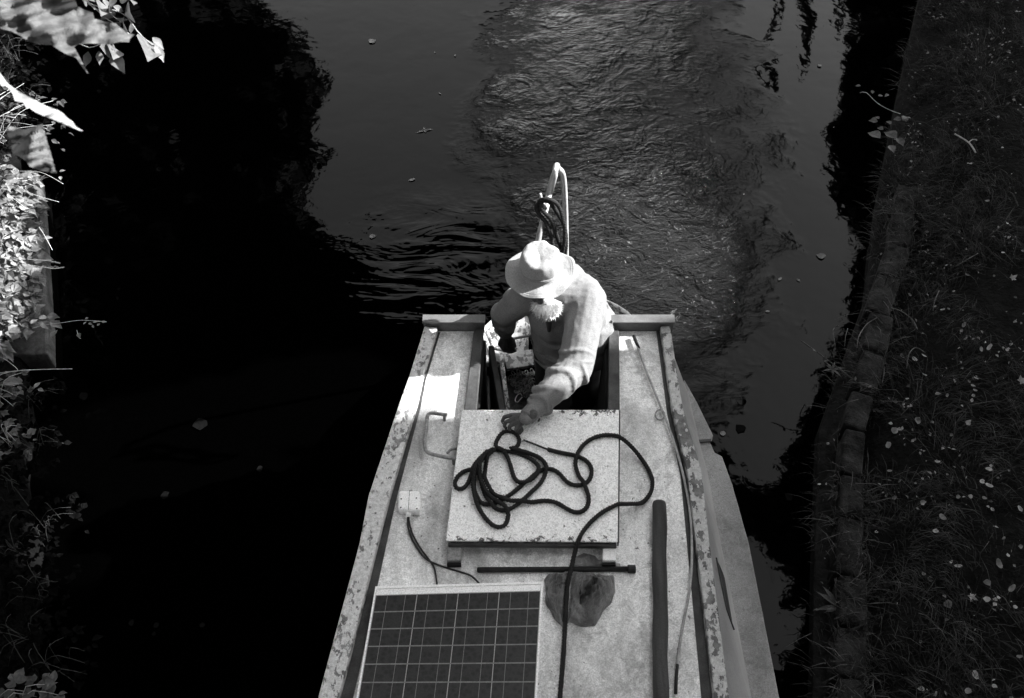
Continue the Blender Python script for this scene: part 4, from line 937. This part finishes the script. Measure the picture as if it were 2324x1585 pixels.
tag(bagmesh_o, 'crumpled grey plastic bag pinned under the iron bar and rope', 'bag')
o = bagmesh('bag_flap', [(1290,1290),(1300,1268),(1325,1256),(1350,1262),(1362,1275),(1405,1278),(1408,1290)], .02, 9, MT['bag'])
o.parent = bagmesh_o; o.location = o.location-bagmesh_o.location
# chain on the step
ch = empty('chain', (.03,3.45,s0), 'loose steel chain piled on the step inside the well beside the man', 'chain')
random.seed(9)
cpts = [(900,620),(930,640),(950,665),(915,690),(885,660),(905,640),(945,700),(960,730),(930,760),(900,790),(930,800),(890,700),(850,690),(820,700),(800,720),(840,735),(870,745),(850,770),(820,750),(795,740),(850,800),(880,815),(910,770),(760,690),(740,670),(780,660),(820,640),(860,630),(800,780),(840,640),(720,690),(870,780),(955,775),(905,725)]
cpts += [(ru(760,960), ru(625,800)) for _ in range(34)]
for i, (x, y) in enumerate(cpts):
    p = c2(x, y, s0+.012+.014*(i % 3)); a = ru(0, pi); tl_ = ru(-.9, .9); M = Matrix.Rotation(a, 3, 'Z') @ Matrix.Rotation(tl_, 3, 'X')
    ring = [p + M @ Vector((.0085*math.cos(t), (.0085*math.sin(t) + (.006 if math.sin(t) > 0 else -.006)), 0)) for t in [2*pi*(k+.5)/12 for k in range(13)]]
    b = MB(); b.tube(ring, .0033, 6, cap=False); b.build('link', MT['chain'], ch, smooth=True)
b = MB(); z = s0+.03; ring = [c2(x, y, z) for x, y in ((820,790),(800,795),(780,825),(780,845),(795,852),(812,835),(830,815))]; b.tube(spline(ring, .004), .0032, 8); b.tube([c2(812,780,z), c2(828,805,z)], .004, 8)
o = b.build('shackle', MT['bright'], ch, smooth=True)

# ------------------------------------------------------------------ person
def voxel(o, size, smooth=4, disp=None):
    r = o.modifiers.new('remesh', 'REMESH'); r.mode = 'VOXEL'; r.voxel_size = size; r.use_smooth_shade = True
    s = o.modifiers.new('smooth', 'SMOOTH'); s.iterations = smooth; s.factor = .6
    if disp:
        st_, sc_ = disp; d = o.modifiers.new('disp', 'DISPLACE'); t = bpy.data.textures.new('folds', 'CLOUDS'); t.noise_scale = sc_; t.noise_depth = 2; d.texture = t; d.strength = st_; d.texture_coords = 'GLOBAL'; d.mid_level = .5
    return o
man = empty('person', (.34, 3.5, .1), 'bearded man in a pale sun hat and sweatshirt leaning over the boat hatch', 'person')
V3 = Vector
shL = V3((.385,3.31,1.455)); elL = V3((.318,3.00,1.315)); wrL = U(1197,946,1.325)
shR = V3((.075,3.37,1.435)); elR = U(1143,716,1.19); wrR = U(1147,756,.975)
# body: legs, pelvis, chest core, head and neck, one continuous surface
hc_ = V3((.145,3.325,1.60))
b = MB()
b.cap((.42,3.56,.90), (.44,3.50,.52), .095, .065); b.cap((.44,3.50,.52), (.45,3.60,.16), .062, .042); b.cap((.45,3.62,.135), (.42,3.42,.125), .036, .03)
b.cap((.25,3.56,.90), (.23,3.52,.52), .095, .065); b.cap((.23,3.52,.52), (.22,3.62,.16), .062, .042); b.cap((.22,3.64,.135), (.17,3.44,.125), .036, .03)
b.cap((.27,3.5,.95), (.39,3.5,.95), .13, .13); b.cap((.32,3.46,1.0), (.26,3.38,1.36), .13, .13)
b.cap((.24,3.40,1.45), hc_+V3((.01,.02,-.02)), .055, .052)
b.cap(shL, elL, .05, .04); b.cap(elL, wrL, .038, .026); b.cap(shR, elR, .05, .04); b.cap(elR, wrR, .036, .026); b.cap(shR, shL, .06, .06)
Rh = Matrix.Rotation(.35, 3, 'X')
b.ball(hc_, (.074,.094,.105), 20, 14, Rh); b.ball(hc_+V3((-.004,-.035,-.055)), (.055,.06,.06), 14, 10)
b.cap(hc_+V3((-.004,-.088,.0)), hc_+V3((-.005,-.108,-.035)), .011, .017); 
for s in (-1,1):
    b.ball(hc_+V3((s*.074,.005,-.01)), (.01,.02,.03), 10, 8); b.ball(hc_+V3((s*.03,-.082,.018)), (.02,.012,.009), 8, 6)
# hands are grown from the same surface
def finger(b, root, dirs, lens, r):
    p = V3(root)
    for d, l, rr, rn in zip(dirs, lens, r, r[1:]+[r[-1]*.9]):
        q = p+V3(d).normalized()*l; b.cap(p, q, rr, rn, 10); p = q
hb = MB()
hx = lambda x, y, z: c3(x, y, z)
hL0 = wrL; palmc = hx(1062,140,HZ+.048)
hb.cap(wrL+(wrL-palmc).normalized()*.03, wrL, .027, .027)
kn = [hx(1010,100,HZ+.05), hx(1015,130,HZ+.055), hx(1030,158,HZ+.052), hx(1058,182,HZ+.046)]
for q in kn: hb.cap(wrL, q, .021, .0125, 10)
tips = [(hx(962,112,HZ+.045), hx(948,140,HZ+.022), hx(958,158,HZ+.010)), (hx(972,148,HZ+.048), hx(962,176,HZ+.024), hx(975,190,HZ+.010)), (hx(1000,178,HZ+.045), hx(998,200,HZ+.022), hx(1010,206,HZ+.010)), (hx(1045,200,HZ+.038), hx(1050,214,HZ+.02), hx(1062,216,HZ+.010))]
for q, (a, c_, d_) in zip(kn, tips):
    hb.cap(q, a, .0115, .010, 10); hb.cap(a, c_, .010, .0088, 10); hb.cap(c_, d_, .0088, .0075, 10)
th = [hx(1080,120,HZ+.03), hx(1030,190,HZ+.018), hx(1000,222,HZ+.012)]
hb.cap(wrL+V3((0,0,-.01)), hx(1060,165,HZ+.028), .018, .014, 10); hb.cap(hx(1060,165,HZ+.028), hx(1085,205,HZ+.02), .0125, .011, 10); hb.cap(hx(1085,205,HZ+.02), hx(1070,226,HZ+.014), .011, .009, 10)
# other hand, hanging by the door
def c2z(x, y, z): return U(*cv(2, x, y), z)
hr = MB(); hr.cap(wrR+V3((0,0,.03)), wrR, .027, .026); pr = c2z(720,420,.90)
kR = [c2z(668,400,.92), c2z(690,420,.905), c2z(712,430,.90), c2z(738,425,.895)]
kR = [c2z(665,425,.90), c2z(692,440,.89), c2z(720,442,.885), c2z(745,432,.885)]
for q in kR: hr.cap(wrR, q, .021, .0125, 10)
for q, (a, c_, d_) in zip(kR, [(c2z(690,462,.87), c2z(712,478,.86), c2z(735,482,.855)), (c2z(712,470,.86), c2z(735,484,.85), c2z(755,484,.845)), (c2z(742,468,.855), c2z(762,480,.845), c2z(775,476,.842)), (c2z(762,455,.86), c2z(775,468,.85), c2z(782,474,.848))]):
    hr.cap(q, a, .0115, .0105, 10); hr.cap(a, c_, .0105, .009, 10); hr.cap(c_, d_, .009, .008, 10)
hr.cap(wrR+V3((.01,-.01,-.01)), c2z(762,400,.92), .016, .013, 10); hr.cap(c2z(762,400,.92), c2z(775,440,.89), .0125, .0105, 10)
b.v += []; n0 = len(b.v)
b.add(hb.v, hb.f); b.add(hr.v, hr.f)
body = b.build('body', MT['skin'], man, smooth=True); voxel(body, .0042, 2)
# nails on the near hand
b = MB()
for a, c_, d_ in tips: b.ball(c_.lerp(d_, .5)+V3((0,-.004,.007)), (.0045,.006,.002), 8, 5)
b.build('fingernails', MT['handle'], man, smooth=True)
b = MB()
for s in (-1,1): b.ball(hc_+V3((s*.03,-.086,.006)), .011, 12, 8)
b.build('eyes', MT['eye'], man, smooth=True)
# trousers and boots
b = MB(); b.cap((.27,3.50,.93), (.40,3.50,.93), .165, .165); b.cap((.24,3.54,.9), (.23,3.50,.52), .125, .09); b.cap((.23,3.50,.52), (.22,3.61,.17), .09, .075); b.cap((.43,3.54,.9), (.44,3.48,.52), .125, .09); b.cap((.44,3.48,.52), (.45,3.59,.17), .09, .075)
o = b.build('trousers', MT['trousers'], man, smooth=True); voxel(o, .010, 4, (.02,.12))
b = MB()
for x, tx in ((.45,.42), (.22,.17)): b.cap((x,3.63,.15), (tx,3.40,.14), .048, .042)
o = b.build('boots', MT['trousers'], man, smooth=True); voxel(o, .008, 3)
# sweatshirt
b = MB()
b.cap((.28,3.40,.99), (.42,3.42,.97), .165, .165); b.cap((.275,3.40,1.12), (.40,3.41,1.12), .175, .175)
b.cap((.25,3.38,1.28), (.335,3.385,1.28), .17, .17); b.cap((.22,3.375,1.40), (.335,3.37,1.40), .135, .145)
b.cap((.27,3.44,1.45), (.25,3.42,1.50), .12, .09)
b.cap(shR, shL, .088, .095); b.cap((.22,3.39,1.49), hc_+V3((.045,.05,-.08)), .085, .066)
b.cap(shL, elL, .100, .090); b.cap(elL, elL.lerp(wrL,.55), .090, .068); b.cap(elL.lerp(wrL,.55), elL.lerp(wrL,.84), .068, .047); b.cap(wrL+(elL-wrL).normalized()*.015, wrL-(elL-wrL).normalized()*.012, .036, .034)
b.cap(shR, elR, .082, .070); b.cap(elR, wrR+(elR-wrR).normalized()*.02, .066, .044); b.cap(wrR+V3((0,0,.02)), wrR+V3((0,0,.005)), .038, .036)
random.seed(17)
def folds(b, p, q, r0, r1, ts, amp, seed):
    p = V3(p); q = V3(q); d = (q-p).normalized(); s = d.orthogonal().normalized(); u = d.cross(s); random.seed(seed)
    for t in ts:
        c = p.lerp(q, t); r = r0+(r1-r0)*t; tilt = ru(-.5,.5); ph = ru(0, 2*pi); span = ru(2.6, 4.6); pts = []; rr = []
        for k in range(13):
            a = ph+span*(k/12-.5); o = s*math.cos(a)+u*math.sin(a); pts.append(c+o*(r*.97)+d*(tilt*r*math.cos(a-ph)*1.2+.008*math.sin(a*3))); rr.append(amp*math.sin(pi*(k+.6)/13.2)+.002)
        b.tube(pts, rr, 8)
folds(b, elL, wrL, .091, .048, [.02,.12,.22,.33,.45,.56,.68], .019, 4)
folds(b, elL, wrL, .091, .048, [.07,.2,.36,.52], .016, 9)
folds(b, elL, wrL, .085, .050, [.76,.85], .010, 12)
folds(b, shL, elL, .101, .09, [.80,.93], .012, 5)
folds(b, elR, wrR, .066, .046, [.1,.3,.5,.7,.85], .012, 6)
folds(b, shR, elR, .085, .07, [.4,.6,.8,.95], .013, 7)
# body creases running from the arm pit and round the belly
for pts, a in (([(.40,3.25,1.38),(.36,3.24,1.28),(.30,3.23,1.20),(.22,3.24,1.14)], .010), ([(.42,3.27,1.30),(.40,3.26,1.18),(.36,3.26,1.08)], .014), ([(.12,3.27,1.10),(.22,3.23,1.06),(.34,3.24,1.05),(.48,3.30,1.07)], .014),
               ([(.53,3.36,1.25),(.54,3.36,1.12),(.54,3.36,1.0)], .012), ([(.11,3.30,1.0),(.22,3.235,.965),(.36,3.24,.955),(.50,3.31,.97)], .013), ([(.50,3.44,1.3),(.53,3.46,1.15),(.53,3.48,1.02)], .013)):
    P = spline(pts, .03); b.tube(P, [a*math.sin(pi*(i+.7)/(len(P)+.4))+.002 for i in range(len(P))], 8)
shirt = b.build('sweatshirt', MT['shirt'], man, smooth=True); voxel(shirt, .006, 3, (.009,.07))
# cuff bands
for w_, e_, r in ((wrL, elL, .0415), (wrR, elR, .0385)):
    d = (e_-w_).normalized(); b = MB(); b.tube([w_-d*.006, w_, w_+d*.05, w_+d*.056], [r*.9, r, r*1.04, r*.95], 20); b.build('cuff', MT['shirt'], man, smooth=True)
# dark open collar
b = MB(); nb = V3((.205,3.30,1.505))
b.cap((.185,3.262,1.475), (.190,3.222,1.33), .026, .009); b.cap((.15,3.285,1.50),(.25,3.285,1.50), .028, .028)
o = b.build('undershirt', MT['collar'], man, smooth=True)
b = MB(); P = [V3((.205+.085*math.cos(a), 3.345+.075*math.sin(a), 1.505+.02*math.sin(a))) for a in [pi*(1.62+1.78*k/24) for k in range(25)]]; b.tube(P, [.008+.009*math.sin(pi*k/24) for k in range(25)], 8)
o = b.build('collar', MT['shirt'], man, smooth=True)
# beard and hair, tufts of strands
random.seed(23); b = MB()
bc = hc_+V3((.028,-.085,-.088))
b.ball(bc, (.05,.036,.052), 16, 12)
for i in range(1300):
    d = rdir(-1,.6)
    if d.y > .35: continue
    p = bc+V3((d.x*.05, d.y*.036, d.z*.052)); L = ru(.02,.05); dd = (d*.8+V3((.05*ru(-1,1), -.35, -.75))).normalized()
    q = p+dd*L*.5+rdir()*.004; r = p+dd*L+rdir()*.009; s_ = dd.orthogonal().normalized()*.0018
    b.add([p-s_*1.5, p+s_*1.5, q+s_, q-s_, r], [(0,1,2,3), (3,2,4)])
b.flat = True; b.build('beard', MT['beard'], man)
b = MB()
for i in range(700):
    a = ru(-.35, pi+.35); p = hc_+V3((math.cos(a)*.078, math.sin(a)*.092+.012, ru(-.05,.05))); dd = V3((math.cos(a)*.5, math.sin(a)*.5, -1)).normalized(); L = ru(.03,.06)
    q = p+dd*L*.5; r = p+dd*L+rdir()*.012; s_ = V3((-math.sin(a), math.cos(a), 0))*.0022; b.add([p-s_, p+s_, q+s_, q-s_, r], [(0,1,2,3), (3,2,4)])
b.flat = True; b.build('hair', MT['beard'], man)
# sun hat
HC = U(1226,612,1.665); b = MB(); NA = 72
prof = [(0,.1045),(.02,.105),(.045,.108),(.065,.111),(.080,.109),(.090,.100),(.0955,.086),(.098,.065),(.0995,.042),(.101,.020),(.104,.004),(.107,-.002),(.112,-.004),(.128,-.008),(.146,-.013),(.160,-.018),(.170,-.021),(.1715,-.023),(.170,-.026),(.158,-.023),(.128,-.013),(.100,-.008),(.094,.0)]
vs = []
for j, (r, z) in enumerate(prof):
    for i in range(NA):
        a = 2*pi*i/NA; cr, sr = math.cos(a), math.sin(a); bf = max(0, (r-.098)/.073)
        zz_ = z; rr2 = r*(.985 if r < .103 else 1)
        if z > .03:    # crown: dented, lumpy
            zz_ += .010*noise.noise((cr*r*26, sr*r*26, 3)) - .010*math.exp(-((r*cr)/.035)**2)*max(0, 1-(r/.085)**2); rr2 *= 1+.11*noise.noise((cr*1.8, sr*1.8, z*22)); zz_ += (.008 if z > .06 else 0)
        zz_ += bf*(.020*math.cos(2*a) + .012*math.sin(3*a+.6) + .010*math.sin(a+2.5)) + bf*.006*math.sin(7*a)
        if bf > 0: rr2 *= 1+.02*math.sin(2*a+1)
        x = rr2*cr*1.0; y = rr2*sr*(1.06 if r < .1 else .98); vs.append((x, y, zz_))
fs = [(j*NA+i, j*NA+(i+1) % NA, (j+1)*NA+(i+1) % NA, (j+1)*NA+i) for j in range(len(prof)-1) for i in range(NA)]
M = Matrix.Rotation(-.02, 3, 'Y') @ Matrix.Rotation(.06, 3, 'X')
b.add([HC + M @ V3(v) for v in vs], fs); hat = b.build('sun_hat', MT['hat'], man, smooth=True)
b = MB()
for r, z in ((.0990,.026), (.0985,.034)):
    P = [HC + M @ V3((r*math.cos(a)*1.0, r*math.sin(a)*1.06, z+.002*math.sin(3*a))) for a in [2*pi*k/48 for k in range(49)]]; b.tube(P, .0028, 5, cap=False)
b.build('hat_band', MT['hat'], hat, smooth=True)
b = MB(); 
for rk in (.150, .160):
    P = []
    for k in range(73):
        a = 2*pi*k/72; bf = (rk-.098)/.073; P.append(HC + M @ V3((rk*(1+.02*math.sin(2*a+1))*math.cos(a), rk*(1+.02*math.sin(2*a+1))*math.sin(a)*.98, -.0125-(rk-.146)*.36+bf*(.020*math.cos(2*a)+.012*math.sin(3*a+.6)+.010*math.sin(a+2.5))+bf*.006*math.sin(7*a))))
    b.tube(P, .0009, 4, cap=False)
b.build('brim_stitching', MT['hat'], hat, smooth=True)

# ------------------------------------------------------------------ trees (seen mirrored in the canal, and throwing the shade)
SKYP = [(560,-60),(600,30),(650,70),(700,110),(738,160),(735,215),(705,290),(718,335),(758,345),(730,375),(690,430),(688,470),(735,520),(800,575),(870,635),(960,665),(1000,600),(1020,520),(1060,540),(1110,640),(1135,700),(1300,760),(1560,900),(1600,990),(1680,1090),(1740,1120),(1790,1060),(1830,950),(1870,850),(1930,720),(1950,560),(1900,430),(1880,330),(1905,260),(1925,150),(1915,-60)]
def mproj(p): return proj((p[0], p[1], -p[2]))
def in_sky(p): v = mproj(p); return -400 < v[0] < 2700 and -60 < v[1] < 1700 and inside(v[0], v[1], SKYP)
def in_frame(p, mar=60): v = proj(p); return v[0] > -mar and v[0] < 2324+mar and v[1] > -mar and v[1] < 1585+mar
def seg_dist(p, a, c):        # distance from the sun ray through p to the segment a-c
    d = SUN; ba = c-a; w0 = a-p; A = ba.dot(ba); B = ba.dot(d); Dd = ba.dot(w0); E = d.dot(w0); den = A-B*B
    t = max(0, min(1, (B*E-Dd)/den)) if abs(den) > 1e-9 else 0
    q = a+ba*t; w = q-p; return (w-d*w.dot(d)).length
LIT = [(V3((.34,3.42,1.34)), V3((.16,3.33,1.76)), .17), (V3((.46,3.42,1.22)), V3((.42,3.34,1.5)), .12), (V3(shL), V3(elL), .08), (V3((.31,4.1,1.1)), V3((.26,4.02,1.8)), .26), (V3((.15,3.9,1.5)), V3((.15,3.7,1.45)), .12),
       (U(982,868,RZ), U(955,895,RZ), .03), (U(925,905,RZ+.04), U(912,955,RZ+.04), .012), (V3((.9,4.5,0)), V3((1.1,6,0)), .30),
       (D(0,30,1.15), D(300,80,1.15), .30), (D(10,190,.95), D(170,290,.95), .2), (D(220,10,2.1), D(360,120,2.1), .16), (D(200,130,2.1), D(260,140,2.1), .1)]  # canopy leaves on these sun paths are left out to let light through
def blocks(p, r):
    return any(seg_dist(p, a, c) < rr+r*(.6 if rr > .05 else .22) for a, c, rr in LIT)
def lb_lit(p, r):             # the left bank between its two shaded ends
    q = p - SUN*((p.z-.5)/SUN.z); return (-4.9 < q.x < -2.7 and 4.0-r*.7 < q.y < 7.4+r*.7)
def leafquad(b, p, s):
    d = rdir(); u = d.orthogonal().normalized(); w = d.cross(u)
    b.add([p-u*s*.5, p+w*s*.28-u*s*.1, p+u*s*.55, p-w*s*.28-u*s*.1], [(0,1,2,3)])
def canopy(clusters, n, s0, s1, seed, rej=None, core=True):
    random.seed(seed); b = MB()
    for (c, r) in clusters:
        for i in range(n):
            d = rdir(); q = V3(c)+V3((d.x*r[0], d.y*r[1], d.z*r[2]))*(rnd()**.45)
            s = ru(s0, s1)
            if in_frame(q, 90) or in_sky(q): continue
            if blocks(q, s) or lb_lit(q, s): continue
            if rej and rej(q): continue
            leafquad(b, q, s)
        for i in range(n//5 if core else 0):
            d = rdir(); q = V3(c)+V3((d.x*r[0], d.y*r[1], d.z*r[2]))*(rnd()**.45); s = ru(.5, .9)
            if in_frame(q, 1100) or blocks(q, s) or lb_lit(q, s): continue
            if any(in_sky(q+V3(k)*s*.6) for k in ((0,0,0),(1,0,0),(-1,0,0),(0,1,0),(0,-1,0),(0,0,1),(0,0,-1))): continue
            leafquad(b, q, s*1.3)
    b.flat = True; return b
# left tree: overhangs the canal well above the view
cl = []; cl2 = []
random.seed(77)
def RMc(vx, vy, z): p = U(vx, vy, -z); return (p.x, p.y, z)
for vx in range(-120, 1240, 85):
    for vy in range(-100, 1640, 85):
        if inside(vx, vy, SKYP): continue
        z = ru(5.6, 9.0); c = RMc(vx+ru(-30,30), vy+ru(-30,30), z)
        if c[0] < 1.5: q = max(1, math.hypot(c[0], c[1], c[2]+5.3)/15); cl2.append((c, (.9*q, .9*q, .5)))
lt = empty('overhanging_tree', (-4.2, 6.5, .5), 'big dark tree overhanging the left bank, mirrored black in the canal', 'tree')
canopy(cl2, 300, .12, .32, 101).build('crown', MT['leaf_dark'], lt)
b = MB(); b.tube([(-5.5,6.5,.4), (-5.4,6.6,3), (-5.0,7,6), (-4.2,8,9), (-3.5,9,12)], [.4,.32,.26,.18,.08], 12); b.build('trunk', MT['bark'], lt, smooth=True)
b = MB()
for e_ in ((-1.5,8,8), (-1,5.5,7.5), (-6,12,9), (-3,13,10)): b.tube(spline([(-5.0,7,6), (V3((-5,7,6))+V3(e_))/2+V3((0,0,.5)), e_], .5), [.14]*1+[.1]*0 if False else .08, 8)
b.build('limb', MT['bark'], lt, smooth=True)
# unseen trees added behind the bridge to hold back sky light
cl = []
random.seed(79)
for i in range(60): cl.append(((ru(-10,10), ru(-9,-5.6), ru(2,10)), (1.4,1.2,1.2)))
for i in range(75): cl.append(((ru(-8,5), ru(-6,1.8), ru(7.8,11)), (1.3,1.2,.8)))
bt = empty('sky_block_tree', (3.5, -7.5, .5), 'unseen dark tree added behind the bridge to block sky light', 'tree')
canopy(cl, 260, .3, .7, 110).build('crown', MT['leaf_dark'], bt)
b = MB(); b.tube([(3.5,-7.5,.4), (3.4,-7.5,4), (3.0,-7.4,9)], [.35,.28,.08], 12); b.build('trunk', MT['bark'], bt, smooth=True)
# second left tree further along: fine-leaved edge of the reflection
cl = []
for i in range(46):
    y = ru(9, 20); x = ru(-11, -2.6); z = ru(.8, 9)
    cl.append(((x, y, z), (1.3, 1.3, 1.0)))
lt2 = empty('bank_tree', (-7.5, 14, .5), 'leafy tree further along the left bank, seen only as its reflection', 'tree')
canopy(cl, 620, .10, .28, 102).build('crown', MT['leaf_dark'], lt2)
b = MB(); b.tube([(-7.5,14,.4), (-7.4,14,4), (-7.2,14.2,9)], [.3,.24,.08], 12); b.build('trunk', MT['bark'], lt2, smooth=True)
# dense low cover on the left bank behind the brambles
cl = [((ru(-9,-5), ru(-2,12), ru(.8,5)), (1.1,1.1,1.0)) for i in range(30)]
lh = empty('hedge', (-6.5, 4, .5), 'dense dark hedge standing behind the left bank brambles', 'hedge')
canopy(cl, 300, .15, .35, 103).build('foliage', MT['leaf_dark'], lh)
# right trees: shade over the boat roof and the right bank
cl = []
random.seed(78)
for i in range(175):
    y = ru(0.8, 11); x = ru(3.6, 9.5); z = ru(1.6, 8.6)
    cl.append(((x, y, z), (.9, .9, .8)))
rt = empty('shade_tree', (6.8, 2.2, .4), 'tall dark tree on the right bank that shades the boat roof', 'tree')
canopy(cl, 330, .16, .42, 104).build('crown', MT['leaf_dark'], rt)
b = MB(); b.tube([(6.8,2.2,.3), (6.8,2.2,3), (6.6,2.6,7)], [.3,.25,.08], 12); b.build('trunk', MT['bark'], rt, smooth=True)
cl = [((ru(5.2,10), ru(10,19), ru(.8,5.0)), (1.1,1.1,.9)) for i in range(45)]
rt2 = empty('waterside_tree', (7.5, 14, .4), 'dark tree on the far right bank whose bare branches mirror in the water', 'tree')
canopy(cl, 420, .12, .32, 105).build('crown', MT['leaf_dark'], rt2)
b = MB(); b.tube([(7.5,14,.3), (7.4,13.8,3), (6.8,13.4,6.5)], [.3,.22,.1], 12); b.build('trunk', MT['bark'], rt2, smooth=True)
def RM(vx, vy, z): p = U(vx, vy, -z); return V3((p.x, p.y, z))
for pts, r in (([(1805,-60),(1838,60),(1828,110),(1822,170)], .14), ([(1758,-20),(1768,30),(1745,85)], .07), ([(1745,130),(1752,180),(1738,245)], .10), ([(1650,110),(1690,160),(1712,240),(1730,300)], .045), ([(1890,-60),(1905,30),(1900,80)], .08), ([(1960,-60),(1985,120),(1940,260),(1900,330)], .3)):
    b = MB(); P = [RM(x, y, 6.4) for x, y in pts]; S_ = spline(P, .3); n = len(S_); b.tube(S_, [r*(.25+.75*math.sin(pi*min(1, (i+.5)/n*.95+.08))) for i in range(n)], 8); b.build('branch', MT['bark'], rt2, smooth=True)
cl = [((ru(-15,18), ru(24,32), ru(1,13)), (1.8,1.6,1.6)) for i in range(120)]
dt = empty('sky_block_row', (1, 28, .3), 'unseen line of dark trees added far behind the boat to block low sky', 'tree')
canopy(cl, 120, .4, .9, 106).build('crown', MT['leaf_dark'], dt)  # tree row added to keep bright low sky out of the ripples
b = MB()
for x in (-10, 8): pass
b.tube([(1,28,.2), (1,28,5), (1.2,28,10)], [.4,.3,.1], 10); b.build('trunk', MT['bark'], dt, smooth=True)
# the bridge the picture is taken from
br_ = empty('canal_bridge', (0, -2.4, 0), 'brick canal bridge behind and below the viewpoint', 'bridge')
b = MB(); prof = [(-9,0),(-9,4.3),(9,4.3),(9,0),(1.9,0)] + [(1.9*math.cos(a), 1.9+1.2*math.sin(a)) for a in [pi*k/12 for k in range(13)]] + [(-1.9,0)]
n = len(prof); b.add([(x, -4.4, z) for x, z in prof]+[(x, -.5, z) for x, z in prof], [tuple(range(n)), tuple(range(n, 2*n))[::-1]]+[(i, (i+1) % n, n+(i+1) % n, n+i) for i in range(n)]); b.build('arch', MT['bridge'], br_)
b = MB(); b.prism([(-9,-.75),(9,-.75),(9,-.45),(-9,-.45)], 4.305, 4.95); b.prism([(-9,-4.4),(9,-4.4),(9,-4.1),(-9,-4.1)], 4.305, 4.95); b.build('parapet', MT['bridge'], br_)
